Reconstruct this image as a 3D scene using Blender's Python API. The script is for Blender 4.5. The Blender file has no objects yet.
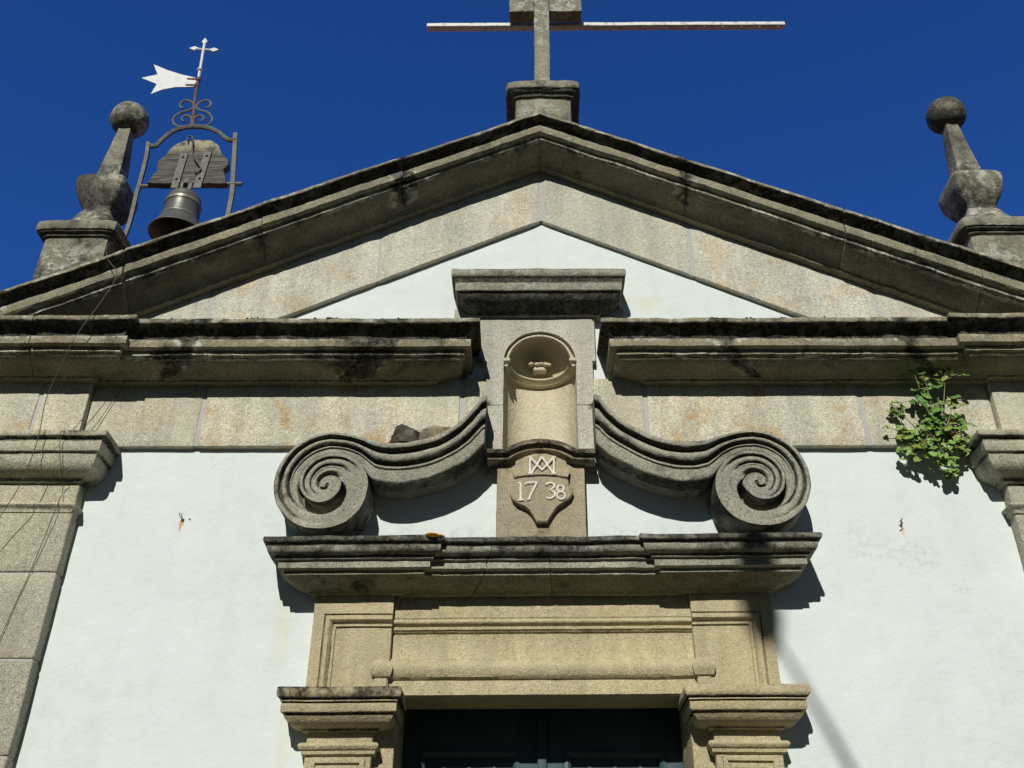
import bpy, bmesh, math, random
from math import sin, cos, pi, radians, sqrt
from mathutils import Vector, Matrix, noise

# ------------------------------------------------------------------ camera
sc = bpy.context.scene
COL = sc.collection
cam_d = bpy.data.cameras.new('camera')
cam = bpy.data.objects.new('camera', cam_d)
COL.objects.link(cam)
sc.camera = cam
cam_d.sensor_width = 36.0
cam_d.lens = 1000.0 / 1024.0 * 36.0
cam_d.clip_start = 0.05
cam_d.clip_end = 3000
YAW, PITCH, ROLL = -0.01882854, 0.56151388, 0.00881734
fw = Vector((sin(YAW) * cos(PITCH), cos(YAW) * cos(PITCH), sin(PITCH)))
rt = Vector((cos(YAW), -sin(YAW), 0))
up = rt.cross(fw)
r2 = rt * cos(ROLL) + up * sin(ROLL)
u2 = -rt * sin(ROLL) + up * cos(ROLL)
M = Matrix((r2, u2, -fw)).transposed().to_4x4()
M.translation = Vector((-0.0888, -6.33, 1.6))
cam.matrix_world = M

# ------------------------------------------------------------------ sky and sun
SUN = Vector((-0.18, -1.0, 0.71)).normalized()        # towards the sun
el = math.asin(SUN.z)
w = bpy.data.worlds.new('World')
sc.world = w
w.use_nodes = True
nt = w.node_tree
nt.nodes.clear()
sky = nt.nodes.new('ShaderNodeTexSky')
sky.sky_type = 'NISHITA'
sky.sun_disc = False
sky.sun_elevation = el
sky.sun_rotation = math.atan2(SUN.x, SUN.y)
sky.air_density = 1.0
sky.dust_density = 0.0
sky.ozone_density = 4.0
gam = nt.nodes.new('ShaderNodeMix')          # deep polarised blue of the photograph's sky
gam.data_type = 'RGBA'; gam.blend_type = 'MULTIPLY'
gam.inputs[0].default_value = 1.0
tc = nt.nodes.new('ShaderNodeTexCoord')
sx_ = nt.nodes.new('ShaderNodeSeparateXYZ')
nt.links.new(tc.outputs['Generated'], sx_.inputs[0])
mr = nt.nodes.new('ShaderNodeMapRange')
mr.inputs[1].default_value = 0.15; mr.inputs[2].default_value = -0.6
nt.links.new(sx_.outputs['Y'], mr.inputs[0])
tint = nt.nodes.new('ShaderNodeMix'); tint.data_type = 'RGBA'
tint.inputs[6].default_value = (0.28, 0.74, 1.55, 1)
tint.inputs[7].default_value = (0.56, 0.50, 0.37, 1)
nt.links.new(mr.outputs[0], tint.inputs[0])
nt.links.new(tint.outputs[2], gam.inputs[7])
bg = nt.nodes.new('ShaderNodeBackground')
bg.inputs['Strength'].default_value = 0.07
wo = nt.nodes.new('ShaderNodeOutputWorld')
nt.links.new(sky.outputs[0], gam.inputs[6])
nt.links.new(gam.outputs[2], bg.inputs['Color'])
nt.links.new(bg.outputs[0], wo.inputs[0])
sd = bpy.data.lights.new('sun', 'SUN')
sd.energy = 4.5
sd.angle = radians(0.53)
sd.color = (1.0, 0.965, 0.885)
so = bpy.data.objects.new('sun', sd)
COL.objects.link(so)
so.rotation_euler = SUN.to_track_quat('Z', 'Y').to_euler()
so.location = (-8, -30, 20)
sc.view_settings.view_transform = 'Standard'
sc.view_settings.look = 'None'
sc.view_settings.gamma = 1
sc.view_settings.exposure = 0.0
random.seed(7)

# ------------------------------------------------------------------ materials
class NT:
    def __init__(s, name):
        s.m = bpy.data.materials.new(name)
        s.m.use_nodes = True
        s.t = s.m.node_tree
        s.t.nodes.clear()
        s.out = s.t.nodes.new('ShaderNodeOutputMaterial')
        s.b = s.t.nodes.new('ShaderNodeBsdfPrincipled')
        s.t.links.new(s.b.outputs[0], s.out.inputs[0])
        g = s.t.nodes.new('ShaderNodeNewGeometry')
        s.pos = g.outputs['Position']
        s.nrm = g.outputs['Normal']
    def link(s, a, b):
        s.t.links.new(a, b)
    def val(s, sock, v):
        if hasattr(v, 'is_linked') or hasattr(v, 'node'):
            s.link(v, sock)
        else:
            sock.default_value = v
    def math(s, op, a, b=0.0, clamp=False):
        n = s.t.nodes.new('ShaderNodeMath'); n.operation = op; n.use_clamp = clamp
        s.val(n.inputs[0], a); s.val(n.inputs[1], b)
        return n.outputs[0]
    def noise(s, scale, detail=3, rough=0.55, dist=0.0, vec=None):
        n = s.t.nodes.new('ShaderNodeTexNoise')
        n.inputs['Scale'].default_value = scale
        n.inputs['Detail'].default_value = detail
        n.inputs['Roughness'].default_value = rough
        n.inputs['Distortion'].default_value = dist
        s.link(vec or s.pos, n.inputs['Vector'])
        return n.outputs['Fac']
    def ramp(s, fac, lo, hi, a=0.0, b=1.0):
        n = s.t.nodes.new('ShaderNodeMapRange')
        n.interpolation_type = 'SMOOTHSTEP'
        s.val(n.inputs[0], fac)
        n.inputs[1].default_value = lo; n.inputs[2].default_value = hi
        n.inputs[3].default_value = a; n.inputs[4].default_value = b
        return n.outputs[0]
    def mix(s, fac, a, b, typ='MIX'):
        n = s.t.nodes.new('ShaderNodeMix'); n.data_type = 'RGBA'; n.blend_type = typ
        s.val(n.inputs[0], fac)
        for k, v in ((6, a), (7, b)):
            if isinstance(v, tuple): n.inputs[k].default_value = (*v, 1)
            else: s.link(v, n.inputs[k])
        return n.outputs[2]
    def scalemul(s, col, f):
        n = s.t.nodes.new('ShaderNodeVectorMath'); n.operation = 'SCALE'
        s.link(col, n.inputs[0]); s.val(n.inputs['Scale'], f)
        return n.outputs[0]
    def stretch(s, sx, sy, sz):
        n = s.t.nodes.new('ShaderNodeMapping')
        s.link(s.pos, n.inputs['Vector'])
        n.inputs['Scale'].default_value = (sx, sy, sz)
        return n.outputs[0]
    def attr(s, name):
        n = s.t.nodes.new('ShaderNodeAttribute'); n.attribute_name = name
        return n.outputs['Fac']
    def sep(s):
        n = s.t.nodes.new('ShaderNodeSeparateXYZ'); s.link(s.pos, n.inputs[0])
        return n.outputs
    def bump(s, h, strength=0.3, dist=0.01, prev=None):
        n = s.t.nodes.new('ShaderNodeBump')
        n.inputs['Strength'].default_value = strength
        n.inputs['Distance'].default_value = dist
        s.link(h, n.inputs['Height'])
        if prev: s.link(prev, n.inputs['Normal'])
        s.link(n.outputs[0], s.b.inputs['Normal'])
        return n.outputs[0]
    def done(s, col, rough=0.9, spec=0.25):
        if isinstance(col, tuple): s.b.inputs['Base Color'].default_value = (*col, 1)
        else: s.link(col, s.b.inputs['Base Color'])
        s.val(s.b.inputs['Roughness'], rough)
        s.b.inputs['Specular IOR Level'].default_value = spec
        return s.m

def stone(name, c1, c2, ochre=(0.46, 0.32, 0.155), och=0.35, dark=(0.025, 0.024, 0.019),
          pale=(0.42, 0.43, 0.37), wbase=0.0, grain=0.35, palelo=0.62, bumpk=0.75):
    k = NT(name)
    big = k.noise(1.3, 4, 0.6)
    col = k.mix(k.ramp(big, 0.35, 0.65), c1, c2)
    med = k.noise(3.1, 5, 0.65, 0.6)
    tn = k.attr('tn')
    col = k.scalemul(col, k.ramp(tn, 0.0, 1.0, 0.90, 1.10))
    och_ = k.math('MULTIPLY', k.ramp(med, 0.47, 0.66), k.ramp(tn, 0.35, 0.95, 0.25 * och, 1.3 * och))
    col = k.mix(och_, col, ochre)
    streak = k.noise(1.0, 4, 0.6, vec=k.stretch(7.0, 7.0, 0.9))
    col = k.scalemul(col, k.ramp(streak, 0.3, 0.7, 0.86, 1.08))
    g1 = k.noise(130, 2, 0.7)
    g2 = k.noise(34, 3, 0.7)
    col = k.scalemul(col, k.ramp(g1, 0.3, 0.7, 1 - grain, 1 + grain))
    col = k.scalemul(col, k.ramp(g2, 0.3, 0.7, 1 - grain * 0.30, 1 + grain * 0.26))
    pit = k.noise(55, 2, 0.5)
    col = k.scalemul(col, k.ramp(pit, 0.26, 0.36, 0.62, 1.0))
    wx_shade = k.math('ADD', k.attr('wx_shade'), wbase)  # weathering weight; also carries shade painted under lips and in grooves
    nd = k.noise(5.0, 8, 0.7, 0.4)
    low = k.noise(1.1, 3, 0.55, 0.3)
    dv = k.math('ADD', k.math('ADD', nd, wx_shade), k.math('MULTIPLY', k.math('SUBTRACT', low, 0.5), 0.7))
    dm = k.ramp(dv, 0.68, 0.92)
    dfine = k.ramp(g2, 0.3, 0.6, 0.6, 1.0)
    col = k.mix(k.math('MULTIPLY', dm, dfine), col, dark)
    nl = k.noise(11.0, 7, 0.68, 0.5)
    patch = k.noise(1.9, 3, 0.6)
    lm = k.ramp(nl, palelo - 0.06, palelo + 0.02)
    lm = k.math('MULTIPLY', lm, k.ramp(patch, 0.36, 0.52))
    lm = k.math('MULTIPLY', lm, k.ramp(k.math('ADD', k.math('ABSOLUTE', k.attr('wx_shade')), wbase * 0.6), 0.10, 0.17), True)
    lm = k.math('MULTIPLY', lm, k.ramp(g2, 0.28, 0.5))
    col = k.mix(k.math('MULTIPLY', k.math('MULTIPLY', lm, 0.9), k.ramp(dm, 0.2, 1.0, 1.0, 0.22)), col, pale)
    h = k.math('ADD', k.math('MULTIPLY', g1, 0.5), g2)
    h = k.math('ADD', h, k.math('MULTIPLY', nd, 1.2))
    k.bump(h, bumpk, 0.012)
    return k.done(col, 0.92, 0.2)

S_FRIEZE = stone('granite_frieze', (0.52, 0.495, 0.375), (0.45, 0.44, 0.355), och=0.6, grain=0.36)
S_BAND = stone('granite_band', (0.53, 0.52, 0.43), (0.46, 0.455, 0.38), och=0.4, grain=0.34)
S_PIL = stone('granite_pilaster', (0.42, 0.40, 0.295), (0.34, 0.33, 0.26), och=0.25, wbase=0.06, grain=0.42)
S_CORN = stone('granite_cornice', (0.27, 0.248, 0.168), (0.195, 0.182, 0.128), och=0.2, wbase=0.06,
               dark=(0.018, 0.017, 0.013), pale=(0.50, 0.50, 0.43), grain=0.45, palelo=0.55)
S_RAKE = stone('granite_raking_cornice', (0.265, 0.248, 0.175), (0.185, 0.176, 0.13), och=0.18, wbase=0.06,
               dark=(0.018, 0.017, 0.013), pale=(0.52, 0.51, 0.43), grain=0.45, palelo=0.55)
S_DOOR = stone('granite_portal', (0.46, 0.40, 0.245), (0.41, 0.365, 0.235), och=0.3, grain=0.26)
S_SCROLL = stone('granite_scroll', (0.35, 0.34, 0.27), (0.26, 0.255, 0.205), och=0.1, wbase=0.10,
                 dark=(0.035, 0.034, 0.028), pale=(0.36, 0.40, 0.38), grain=0.45, palelo=0.585)
S_FIN = stone('granite_finial', (0.26, 0.25, 0.19), (0.17, 0.165, 0.13), och=0.1, wbase=0.20,
              dark=(0.045, 0.044, 0.037), pale=(0.42, 0.42, 0.35), grain=0.42, palelo=0.535)
S_NICHE = stone('granite_niche', (0.47, 0.455, 0.39), (0.40, 0.39, 0.33), och=0.15, grain=0.3)
S_NICHEIN = stone('granite_niche_lining', (0.58, 0.525, 0.375), (0.52, 0.475, 0.35), och=0.15, grain=0.16)
S_SHIELD = stone('granite_shield', (0.38, 0.33, 0.22), (0.29, 0.265, 0.19), och=0.35, wbase=0.16, grain=0.3)

def mortar_mat():
    k = NT('lime_mortar')
    n = k.noise(20, 4)
    k.bump(k.noise(60, 3), 0.3, 0.006)
    return k.done(k.mix(n, (0.36, 0.365, 0.355), (0.45, 0.45, 0.42)), 0.95, 0.1)
MORTAR = mortar_mat()

def plaster_mat():
    k = NT('limewashed_plaster')
    X, Y, Z = k.sep()
    n1 = k.noise(0.9, 5, 0.6)
    n2 = k.noise(7.0, 6, 0.7)
    col = k.mix(k.ramp(n1, 0.35, 0.7), (0.64, 0.69, 0.68), (0.60, 0.658, 0.645))
    col = k.scalemul(col, k.ramp(n2, 0.3, 0.75, 1.01, 0.965))
    strk = k.noise(1.0, 4, 0.6, vec=k.stretch(5, 5, 0.5))
    col = k.scalemul(col, k.ramp(strk, 0.45, 0.8, 1.0, 0.95))
    # hairline cracks
    v = k.t.nodes.new('ShaderNodeTexVoronoi'); v.feature = 'DISTANCE_TO_EDGE'
    v.inputs['Scale'].default_value = 0.9
    dn = k.t.nodes.new('ShaderNodeTexNoise'); dn.inputs['Scale'].default_value = 3.0; dn.inputs['Detail'].default_value = 5
    k.link(k.pos, dn.inputs['Vector'])
    vm = k.t.nodes.new('ShaderNodeVectorMath'); vm.operation = 'MULTIPLY_ADD'
    k.link(dn.outputs['Color'], vm.inputs[0]); vm.inputs[1].default_value = (0.5, 0.5, 0.5)
    k.link(k.pos, vm.inputs[2]); k.link(vm.outputs[0], v.inputs['Vector'])
    cr = k.ramp(v.outputs['Distance'], 0.0, 0.006, 1.0, 0.0)
    cr = k.math('MULTIPLY', cr, k.ramp(k.noise(1.7, 3), 0.5, 0.65))
    col = k.mix(k.math('MULTIPLY', cr, 0.28), col, (0.42, 0.43, 0.40))
    # dirt splashed above the door cornice and along it, and on a few worn spots
    zm = k.ramp(Z, 4.17, 4.52, 1.0, 0.0)
    zm = k.math('MULTIPLY', zm, k.ramp(Z, 4.0, 4.1, 0.0, 1.0))
    xm = k.ramp(k.math('ABSOLUTE', X), 1.2, 1.5, 1.0, 0.0)
    dirt = k.math('MULTIPLY', k.math('MULTIPLY', zm, xm), k.ramp(k.noise(16, 6, 0.75), 0.42, 0.66))
    col = k.mix(k.math('MULTIPLY', dirt, 0.75), col, (0.23, 0.23, 0.19))
    def spot(cx, cz, rx, rz, c, amt, thr=(0.45, 0.65), sc_=22):
        nonlocal col
        a = k.math('DIVIDE', k.math('SUBTRACT', X, cx), rx)
        b = k.math('DIVIDE', k.math('SUBTRACT', Z, cz), rz)
        d = k.math('ADD', k.math('MULTIPLY', a, a), k.math('MULTIPLY', b, b))
        m = k.math('MULTIPLY', k.ramp(d, 0.0, 1.0, 1.0, 0.0), k.ramp(k.noise(sc_, 5, 0.7), *thr))
        col = k.mix(k.math('MULTIPLY', m, amt), col, c)
    spot(2.50, 4.22, 0.28, 0.15, (0.45, 0.48, 0.44), 0.6)
    spot(2.78, 4.00, 0.10, 0.07, (0.45, 0.48, 0.44), 0.6)
    spot(3.05, 3.45, 0.45, 0.5, (0.46, 0.50, 0.47), 0.5, (0.42, 0.75), 9)
    spot(2.2, 4.35, 0.2, 0.2, (0.45, 0.48, 0.45), 0.4)
    spot(3.0, 2.9, 0.6, 0.35, (0.46, 0.49, 0.44), 0.45, (0.42, 0.75), 8)
    spot(-2.9, 3.2, 0.5, 0.7, (0.50, 0.54, 0.51), 0.4, (0.4, 0.75), 6)
    spot(-2.0, 4.1, 0.5, 0.7, (0.51, 0.55, 0.52), 0.35, (0.4, 0.75), 5)
    spot(0.78, 6.33, 0.25, 0.10, (0.62, 0.62, 0.46), 0.6, (0.3, 0.6), 9)
    spot(-2.490, 4.44, 0.014, 0.07, (0.50, 0.22, 0.07), 0.85, (0.2, 0.5))
    spot(-2.474, 4.45, 0.010, 0.04, (0.50, 0.22, 0.07), 0.7, (0.2, 0.5))
    spot(2.462, 4.40, 0.016, 0.06, (0.62, 0.48, 0.18), 0.7, (0.2, 0.5))
    spot(-1.68, 3.78, 0.07, 0.5, (0.62, 0.60, 0.42), 0.55, (0.25, 0.7), 6)
    spot(-1.58, 2.98, 0.06, 0.4, (0.62, 0.60, 0.42), 0.5, (0.25, 0.7), 6)
    h = k.math('ADD', n2, k.math('MULTIPLY', k.noise(30, 4, 0.6), 0.5))
    h = k.math('ADD', h, k.math('MULTIPLY', k.noise(2.2, 2), 3.0))
    k.bump(h, 0.30, 0.016)
    return k.done(col, 0.9, 0.2)
PLASTER = plaster_mat()

def simple(name, c1, c2, scale=20, rough=0.7, metal=0.0, bumpd=0.004, thr=(0.4, 0.65), spec=0.4):
    k = NT(name)
    n = k.noise(scale, 5, 0.65)
    k.bump(k.noise(scale * 3, 3), 0.4, bumpd)
    k.b.inputs['Metallic'].default_value = metal
    return k.done(k.mix(k.ramp(n, *thr), c1, c2), rough, spec)
IRON = simple('weathered_grey_iron', (0.13, 0.145, 0.135), (0.10, 0.075, 0.05), 26, 0.7)
RUST = simple('rusty_iron', (0.13, 0.055, 0.035), (0.10, 0.085, 0.08), 40, 0.8)
WHITEPAINT = simple('flaking_white_paint', (0.60, 0.62, 0.62), (0.38, 0.38, 0.35), 22, 0.6, thr=(0.55, 0.75))
BRONZE = simple('dull_bronze', (0.125, 0.125, 0.105), (0.085, 0.09, 0.078), 9, 0.42, 0.3)
BRASS = simple('worn_bronze_band', (0.28, 0.26, 0.20), (0.17, 0.16, 0.125), 30, 0.4, 0.3)
LETTER = simple('chalk_white_paint', (0.80, 0.79, 0.73), (0.66, 0.63, 0.54), 60, 0.85)
CABLE = simple('black_cable', (0.06, 0.055, 0.045), (0.085, 0.078, 0.062), 30, 0.7)
ALU = simple('pale_metal_bar', (0.62, 0.62, 0.58), (0.30, 0.30, 0.27), 18, 0.55, thr=(0.5, 0.7))
ORANGE = simple('orange_lichen', (0.75, 0.40, 0.04), (0.55, 0.30, 0.06), 60, 0.95)
LOOSE = stone('dark_loose_stone', (0.10, 0.085, 0.06), (0.06, 0.055, 0.045), och=0.2, wbase=0.2)
LOOSE2 = stone('pale_loose_stone', (0.28, 0.25, 0.17), (0.2, 0.185, 0.14), och=0.2, wbase=0.12)

def wood_mat():
    k = NT('grey_weathered_wood')
    g = k.noise(1.0, 5, 0.65, 0.3, vec=k.stretch(5, 20, 70))
    col = k.mix(k.ramp(g, 0.35, 0.65), (0.05, 0.048, 0.042), (0.15, 0.145, 0.125))
    X, Y, Z = k.sep()
    top = k.math('MULTIPLY', k.ramp(Z, 8.20, 8.36), k.ramp(k.noise(14, 5, 0.7), 0.40, 0.55))
    col = k.mix(k.math('MULTIPLY', top, 0.85), col, (0.38, 0.36, 0.24))
    k.bump(g, 0.8, 0.012)
    return k.done(col, 0.9, 0.15)
WOOD = wood_mat()

def door_mat():
    k = NT('dark_green_door_paint')
    n = k.noise(1.0, 4, 0.6, vec=k.stretch(14, 14, 1.5))
    col = k.mix(k.ramp(n, 0.3, 0.7), (0.026, 0.055, 0.070), (0.036, 0.072, 0.090))
    col = k.mix(k.math('MULTIPLY', k.ramp(k.noise(30, 4, 0.7), 0.66, 0.75), 0.4), col, (0.3, 0.34, 0.34))
    k.bump(n, 0.2, 0.004)
    return k.done(col, 0.55, 0.4)
DOORP = door_mat()

def leaf_mat():
    k = NT('wall_plant_leaf')
    a = k.attr('wx_shade')
    col = k.mix(k.ramp(a, 0.0, 0.45), (0.060, 0.160, 0.026), (0.17, 0.29, 0.050))
    col = k.mix(k.ramp(a, 0.5, 0.8), col, (0.20, 0.21, 0.035))
    col = k.mix(k.ramp(a, 0.86, 0.95), col, (0.17, 0.065, 0.02))
    k.b.inputs['Subsurface Weight'].default_value = 0.0
    return k.done(col, 0.5, 0.35)
LEAF = leaf_mat()
STEM = simple('pale_green_stem', (0.16, 0.20, 0.07), (0.22, 0.20, 0.11), 20, 0.6)

def ground_mat():
    k = NT('granite_paving')
    v = k.t.nodes.new('ShaderNodeTexVoronoi'); v.inputs['Scale'].default_value = 3.5
    k.link(k.pos, v.inputs['Vector'])
    e = k.t.nodes.new('ShaderNodeTexVoronoi'); e.feature = 'DISTANCE_TO_EDGE'; e.inputs['Scale'].default_value = 3.5
    k.link(k.pos, e.inputs['Vector'])
    col = k.mix(k.noise(8, 4), (0.065, 0.06, 0.045), (0.045, 0.042, 0.033))
    col = k.mix(k.ramp(e.outputs['Distance'], 0.0, 0.06, 1.0, 0.0), col, (0.04, 0.045, 0.03))
    k.bump(e.outputs['Distance'], 0.5, 0.05)
    return k.done(col, 0.9, 0.2)
GROUND = ground_mat()
BLOCKER_GREEN = simple('sky_blocker_green', (0.035, 0.055, 0.018), (0.06, 0.07, 0.03), 0.9, 0.95)  # dark green for the added slope that blocks low sky
TILE = simple('clay_roof_tile', (0.34, 0.13, 0.06), (0.25, 0.12, 0.07), 6, 0.9)
POST = simple('galvanised_lamp_post', (0.30, 0.31, 0.31), (0.24, 0.25, 0.25), 12, 0.5, 0.3)
GLASS = simple('frosted_lamp_glass', (0.75, 0.76, 0.74), (0.7, 0.7, 0.68), 12, 0.35)

# ------------------------------------------------------------------ mesh helpers
def nz(p, amp):
    if amp <= 0: return p
    v = Vector(p)
    d = noise.noise_vector(v * 3.1) * 0.9 + noise.noise_vector(v * 11.0) * 0.6 + noise.noise_vector(v * 31.0) * 0.35
    return v + d * amp

class MB:
    tone = 0.5
    def __init__(s):
        s.v = []; s.f = []; s.w = []; s.mi = []; s.t = []
    def add(s, p, w=0.0):
        s.v.append(Vector(p)); s.w.append(w); s.t.append(s.tone); return len(s.v) - 1
    def face(s, ids, mi=0):
        s.f.append(tuple(ids)); s.mi.append(mi)
    def grid(s, rows, ws=None, mi=0, closed=False, wrap=False):
        """rows: list of equal length point lists"""
        ids = [[s.add(p, ws[j] if ws else 0.0) for j, p in enumerate(r)] for r in rows]
        n = len(ids); m = len(ids[0])
        for i in range(n if wrap else n - 1):
            a = ids[i]; b = ids[(i + 1) % n]
            for j in range(m if closed else m - 1):
                j2 = (j + 1) % m
                s.face((a[j], a[j2], b[j2], b[j]), mi)
        return ids
    def poly(s, pts, mi=0, w=0.0):
        s.face([s.add(p, w) for p in pts], mi)
    def rbox(s, x0, x1, y0, y1, z0, z1, r=0.008, step=0.06, w=0.0, mi=0, wf=None):
        c = [(x0, x1), (y0, y1), (z0, z1)]
        r = min(r, *(abs(b - a) * 0.45 for a, b in c))
        ax = []
        for a, b in c:
            L = [a, a + r * 0.35, a + r]
            n = max(1, int((b - a - 2 * r) / step))
            for i in range(1, n): L.append(a + r + (b - a - 2 * r) * i / n)
            L += [b - r, b - r * 0.35, b]
            ax.append(L)
        def P(p):
            q = Vector([min(max(p[i], c[i][0] + r), c[i][1] - r) for i in range(3)])
            d = Vector(p) - q
            return q + d.normalized() * r if d.length > 1e-9 else Vector(p)
        for k in range(3):
            i, j = [t for t in range(3) if t != k]
            for val in c[k]:
                rows = []
                for a in ax[i]:
                    row = []
                    for b in ax[j]:
                        p = [0, 0, 0]; p[i] = a; p[j] = b; p[k] = val
                        row.append(P(p))
                    rows.append(row)
                ids = s.grid(rows, None, mi)
                for rr in ids:
                    for q in rr: s.w[q] = wf(s.v[q]) if wf else w
    def tube(s, pts, rad, n=6, mi=0, caps=True, w=0.0, flat=None):
        pts = [Vector(p) for p in pts]
        rows = []
        up0 = Vector((0, 1, 0))
        for i, p in enumerate(pts):
            t = (pts[min(i + 1, len(pts) - 1)] - pts[max(i - 1, 0)]).normalized()
            a = t.cross(up0)
            if a.length < 1e-3: a = t.cross(Vector((1, 0, 0)))
            a.normalize(); b = a.cross(t).normalized()
            rr = rad[i] if isinstance(rad, (list, tuple)) else rad
            ra, rb = (rr, rr) if flat is None else (rr, flat)
            rows.append([p + a * (ra * cos(2 * pi * k / n + pi / n)) + b * (rb * sin(2 * pi * k / n + pi / n)) for k in range(n)])
        ids = s.grid(rows, [w] * n, mi, closed=True)
        if caps:
            s.face(list(reversed(ids[0])), mi); s.face(ids[-1], mi)
    def lathe(s, prof, cx, cy, n=28, w=None, mi=0):
        rows = []
        for r, z in prof:
            rows.append([(cx + r * cos(2 * pi * k / n), cy + r * sin(2 * pi * k / n), z) for k in range(n)])
        ids = s.grid(rows, None, mi, closed=True)
        if w:
            for i, rr in enumerate(ids):
                for q in rr: s.w[q] = w[i]
    def sweep(s, path, prof, step=0.05, joints=(), mi=0, cap=True, stains=()):
        """path: plan points (x, y); prof: (d, z, weather and painted shade) from top-back to bottom-back; d runs outward"""
        n = len(path); offs = []
        for i in range(n):
            def nr(a, b):
                dx, dy = b[0] - a[0], b[1] - a[1]; L = sqrt(dx * dx + dy * dy)
                return Vector((dy / L, -dx / L))
            ns = []
            if i > 0: ns.append(nr(path[i - 1], path[i]))
            if i < n - 1: ns.append(nr(path[i], path[i + 1]))
            if len(ns) == 1: offs.append(ns[0])
            else:
                m = ns[0] + ns[1]; offs.append(m / (1 + ns[0].dot(ns[1])))
        rows = []
        def row(p, o, k=0.0):
            return [(p[0] + o[0] * max(d - k, 0 if d <= 0 else 0.002) if d > 0 else p[0] + o[0] * d,
                     p[1] + o[1] * max(d - k, 0.002) if d > 0 else p[1] + o[1] * d, z + (k * 0.4 if d > 0.02 else 0)) for d, z, _ in prof]
        for i in range(n - 1):
            a, b = Vector(path[i]), Vector(path[i + 1])
            L = (b - a).length
            m = max(1, int(L / step))
            ts = [(t / m, 0.0) for t in range(m)]
            for jx in joints:
                if abs(b.y - a.y) < 1e-6 and min(a.x, b.x) < jx < max(a.x, b.x):
                    tj = (jx - a.x) / (b.x - a.x); e = 0.006 / L
                    ts = [q for q in ts if abs(q[0] - tj) > 2 * e or q[0] == 0]
                    ts += [(tj - e, 0.0), (tj - e * 0.6, 0.010), (tj + e * 0.6, 0.010), (tj + e, 0.0)]
            ts.sort()
            for t, k in ts:
                rows.append(row(a.lerp(b, t), offs[i].lerp(offs[i + 1], t), k))
        rows.append(row(path[-1], offs[-1]))
        ids = s.grid(rows, [q[2] for q in prof], mi)
        for r_ in ids:
            xx = s.v[r_[0]].x
            e = max([0] + [1 - abs(xx - jx) / 0.10 for jx in stains])
            if e > 0:
                for q_, pt in zip(r_, prof):
                    if pt[0] > .06: s.w[q_] = max(s.w[q_], 0) + .36 * e
        if cap:
            s.face(ids[0], mi); s.face(list(reversed(ids[-1])), mi)
    def sweepxz(s, path, prof, mi=0, cap=True, closed=False):
        """path: (x, z) points in the facade plane; prof: (n, y, weather): n along the left normal of the path"""
        n = len(path); rows = []
        for i in range(n):
            a = Vector(path[i - 1] if (i > 0 or closed) else path[0])
            p = Vector(path[i])
            b = Vector(path[(i + 1) % n] if (i < n - 1 or closed) else path[-1])
            ns = []
            for u, v in ((a, p), (p, b)):
                d = v - u
                if d.length > 1e-9:
                    d.normalize(); ns.append(Vector((-d.y, d.x)))
            if len(ns) == 1: o = ns[0]
            else: o = (ns[0] + ns[1]) / max(0.3, 1 + ns[0].dot(ns[1]))
            rows.append([(p.x + o.x * k, y, p.y + o.y * k) for k, y, _ in prof])
        ids = s.grid(rows, [q[2] for q in prof], mi, wrap=closed)
        if cap and not closed:
            s.face(ids[0], mi); s.face(list(reversed(ids[-1])), mi)
    def prism(s, pts, y0, y1, mi=0, w=0.0):
        """extruded outline in the facade plane"""
        a = [s.add((x, y0, z), w) for x, z in pts]; b = [s.add((x, y1, z), w) for x, z in pts]
        s.face(a, mi); s.face(list(reversed(b)), mi)
        n = len(pts)
        for i in range(n):
            j = (i + 1) % n
            s.face((a[j], a[i], b[i], b[j]), mi)
    def ball(s, c, r, n=20, m=12, sq=1.0, w=0.0, mi=0, jit=0):
        rows = []
        for i in range(m + 1):
            th = pi * i / m
            rows.append([(c[0] + r * sin(th) * cos(2 * pi * k / n), c[1] + r * sin(th) * sin(2 * pi * k / n), c[2] + r * sq * cos(th)) for k in range(n)])
        s.grid(rows, [w] * n, mi, closed=True)
    def portal(s):
        for v in s.v:
            if v.y < 0.3: v.y = min(v.y + 0.09, max(v.y, 0.09))
            v.x *= 1.0147; v.z = 1.6 + (v.z - 1.6) * 1.0147 + 0.0095 * v.x
        return s
    def build(s, name, mats, parent=None, amp=0.0, angle=38, weld=True, smooth=True):
        if not isinstance(mats, (list, tuple)): mats = [mats]
        org = parent_loc(parent)
        me = bpy.data.meshes.new(name)
        vs = [nz(p, amp * (1 + 1.1 * max(0, min(ww, .8)))) - org for p, ww in zip(s.v, s.w)]
        me.from_pydata([tuple(v) for v in vs], [], s.f)
        for m in mats: me.materials.append(m)
        at = me.attributes.new('wx_shade', 'FLOAT', 'POINT')
        at.data.foreach_set('value', s.w)
        a2 = me.attributes.new('tn', 'FLOAT', 'POINT')
        a2.data.foreach_set('value', s.t)
        me.polygons.foreach_set('material_index', s.mi)
        if weld:
            bm = bmesh.new(); bm.from_mesh(me)
            bmesh.ops.remove_doubles(bm, verts=bm.verts, dist=2e-5)
            bmesh.ops.recalc_face_normals(bm, faces=bm.faces)
            bm.to_mesh(me); bm.free()
        if smooth:
            me.shade_smooth()
            me.set_sharp_from_angle(angle=radians(angle))
        o = bpy.data.objects.new(name, me)
        COL.objects.link(o)
        if parent: o.parent = parent
        return o

def parent_loc(p):
    v = Vector((0, 0, 0))
    while p is not None:
        v = v + p.location; p = p.parent
    return v

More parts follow.
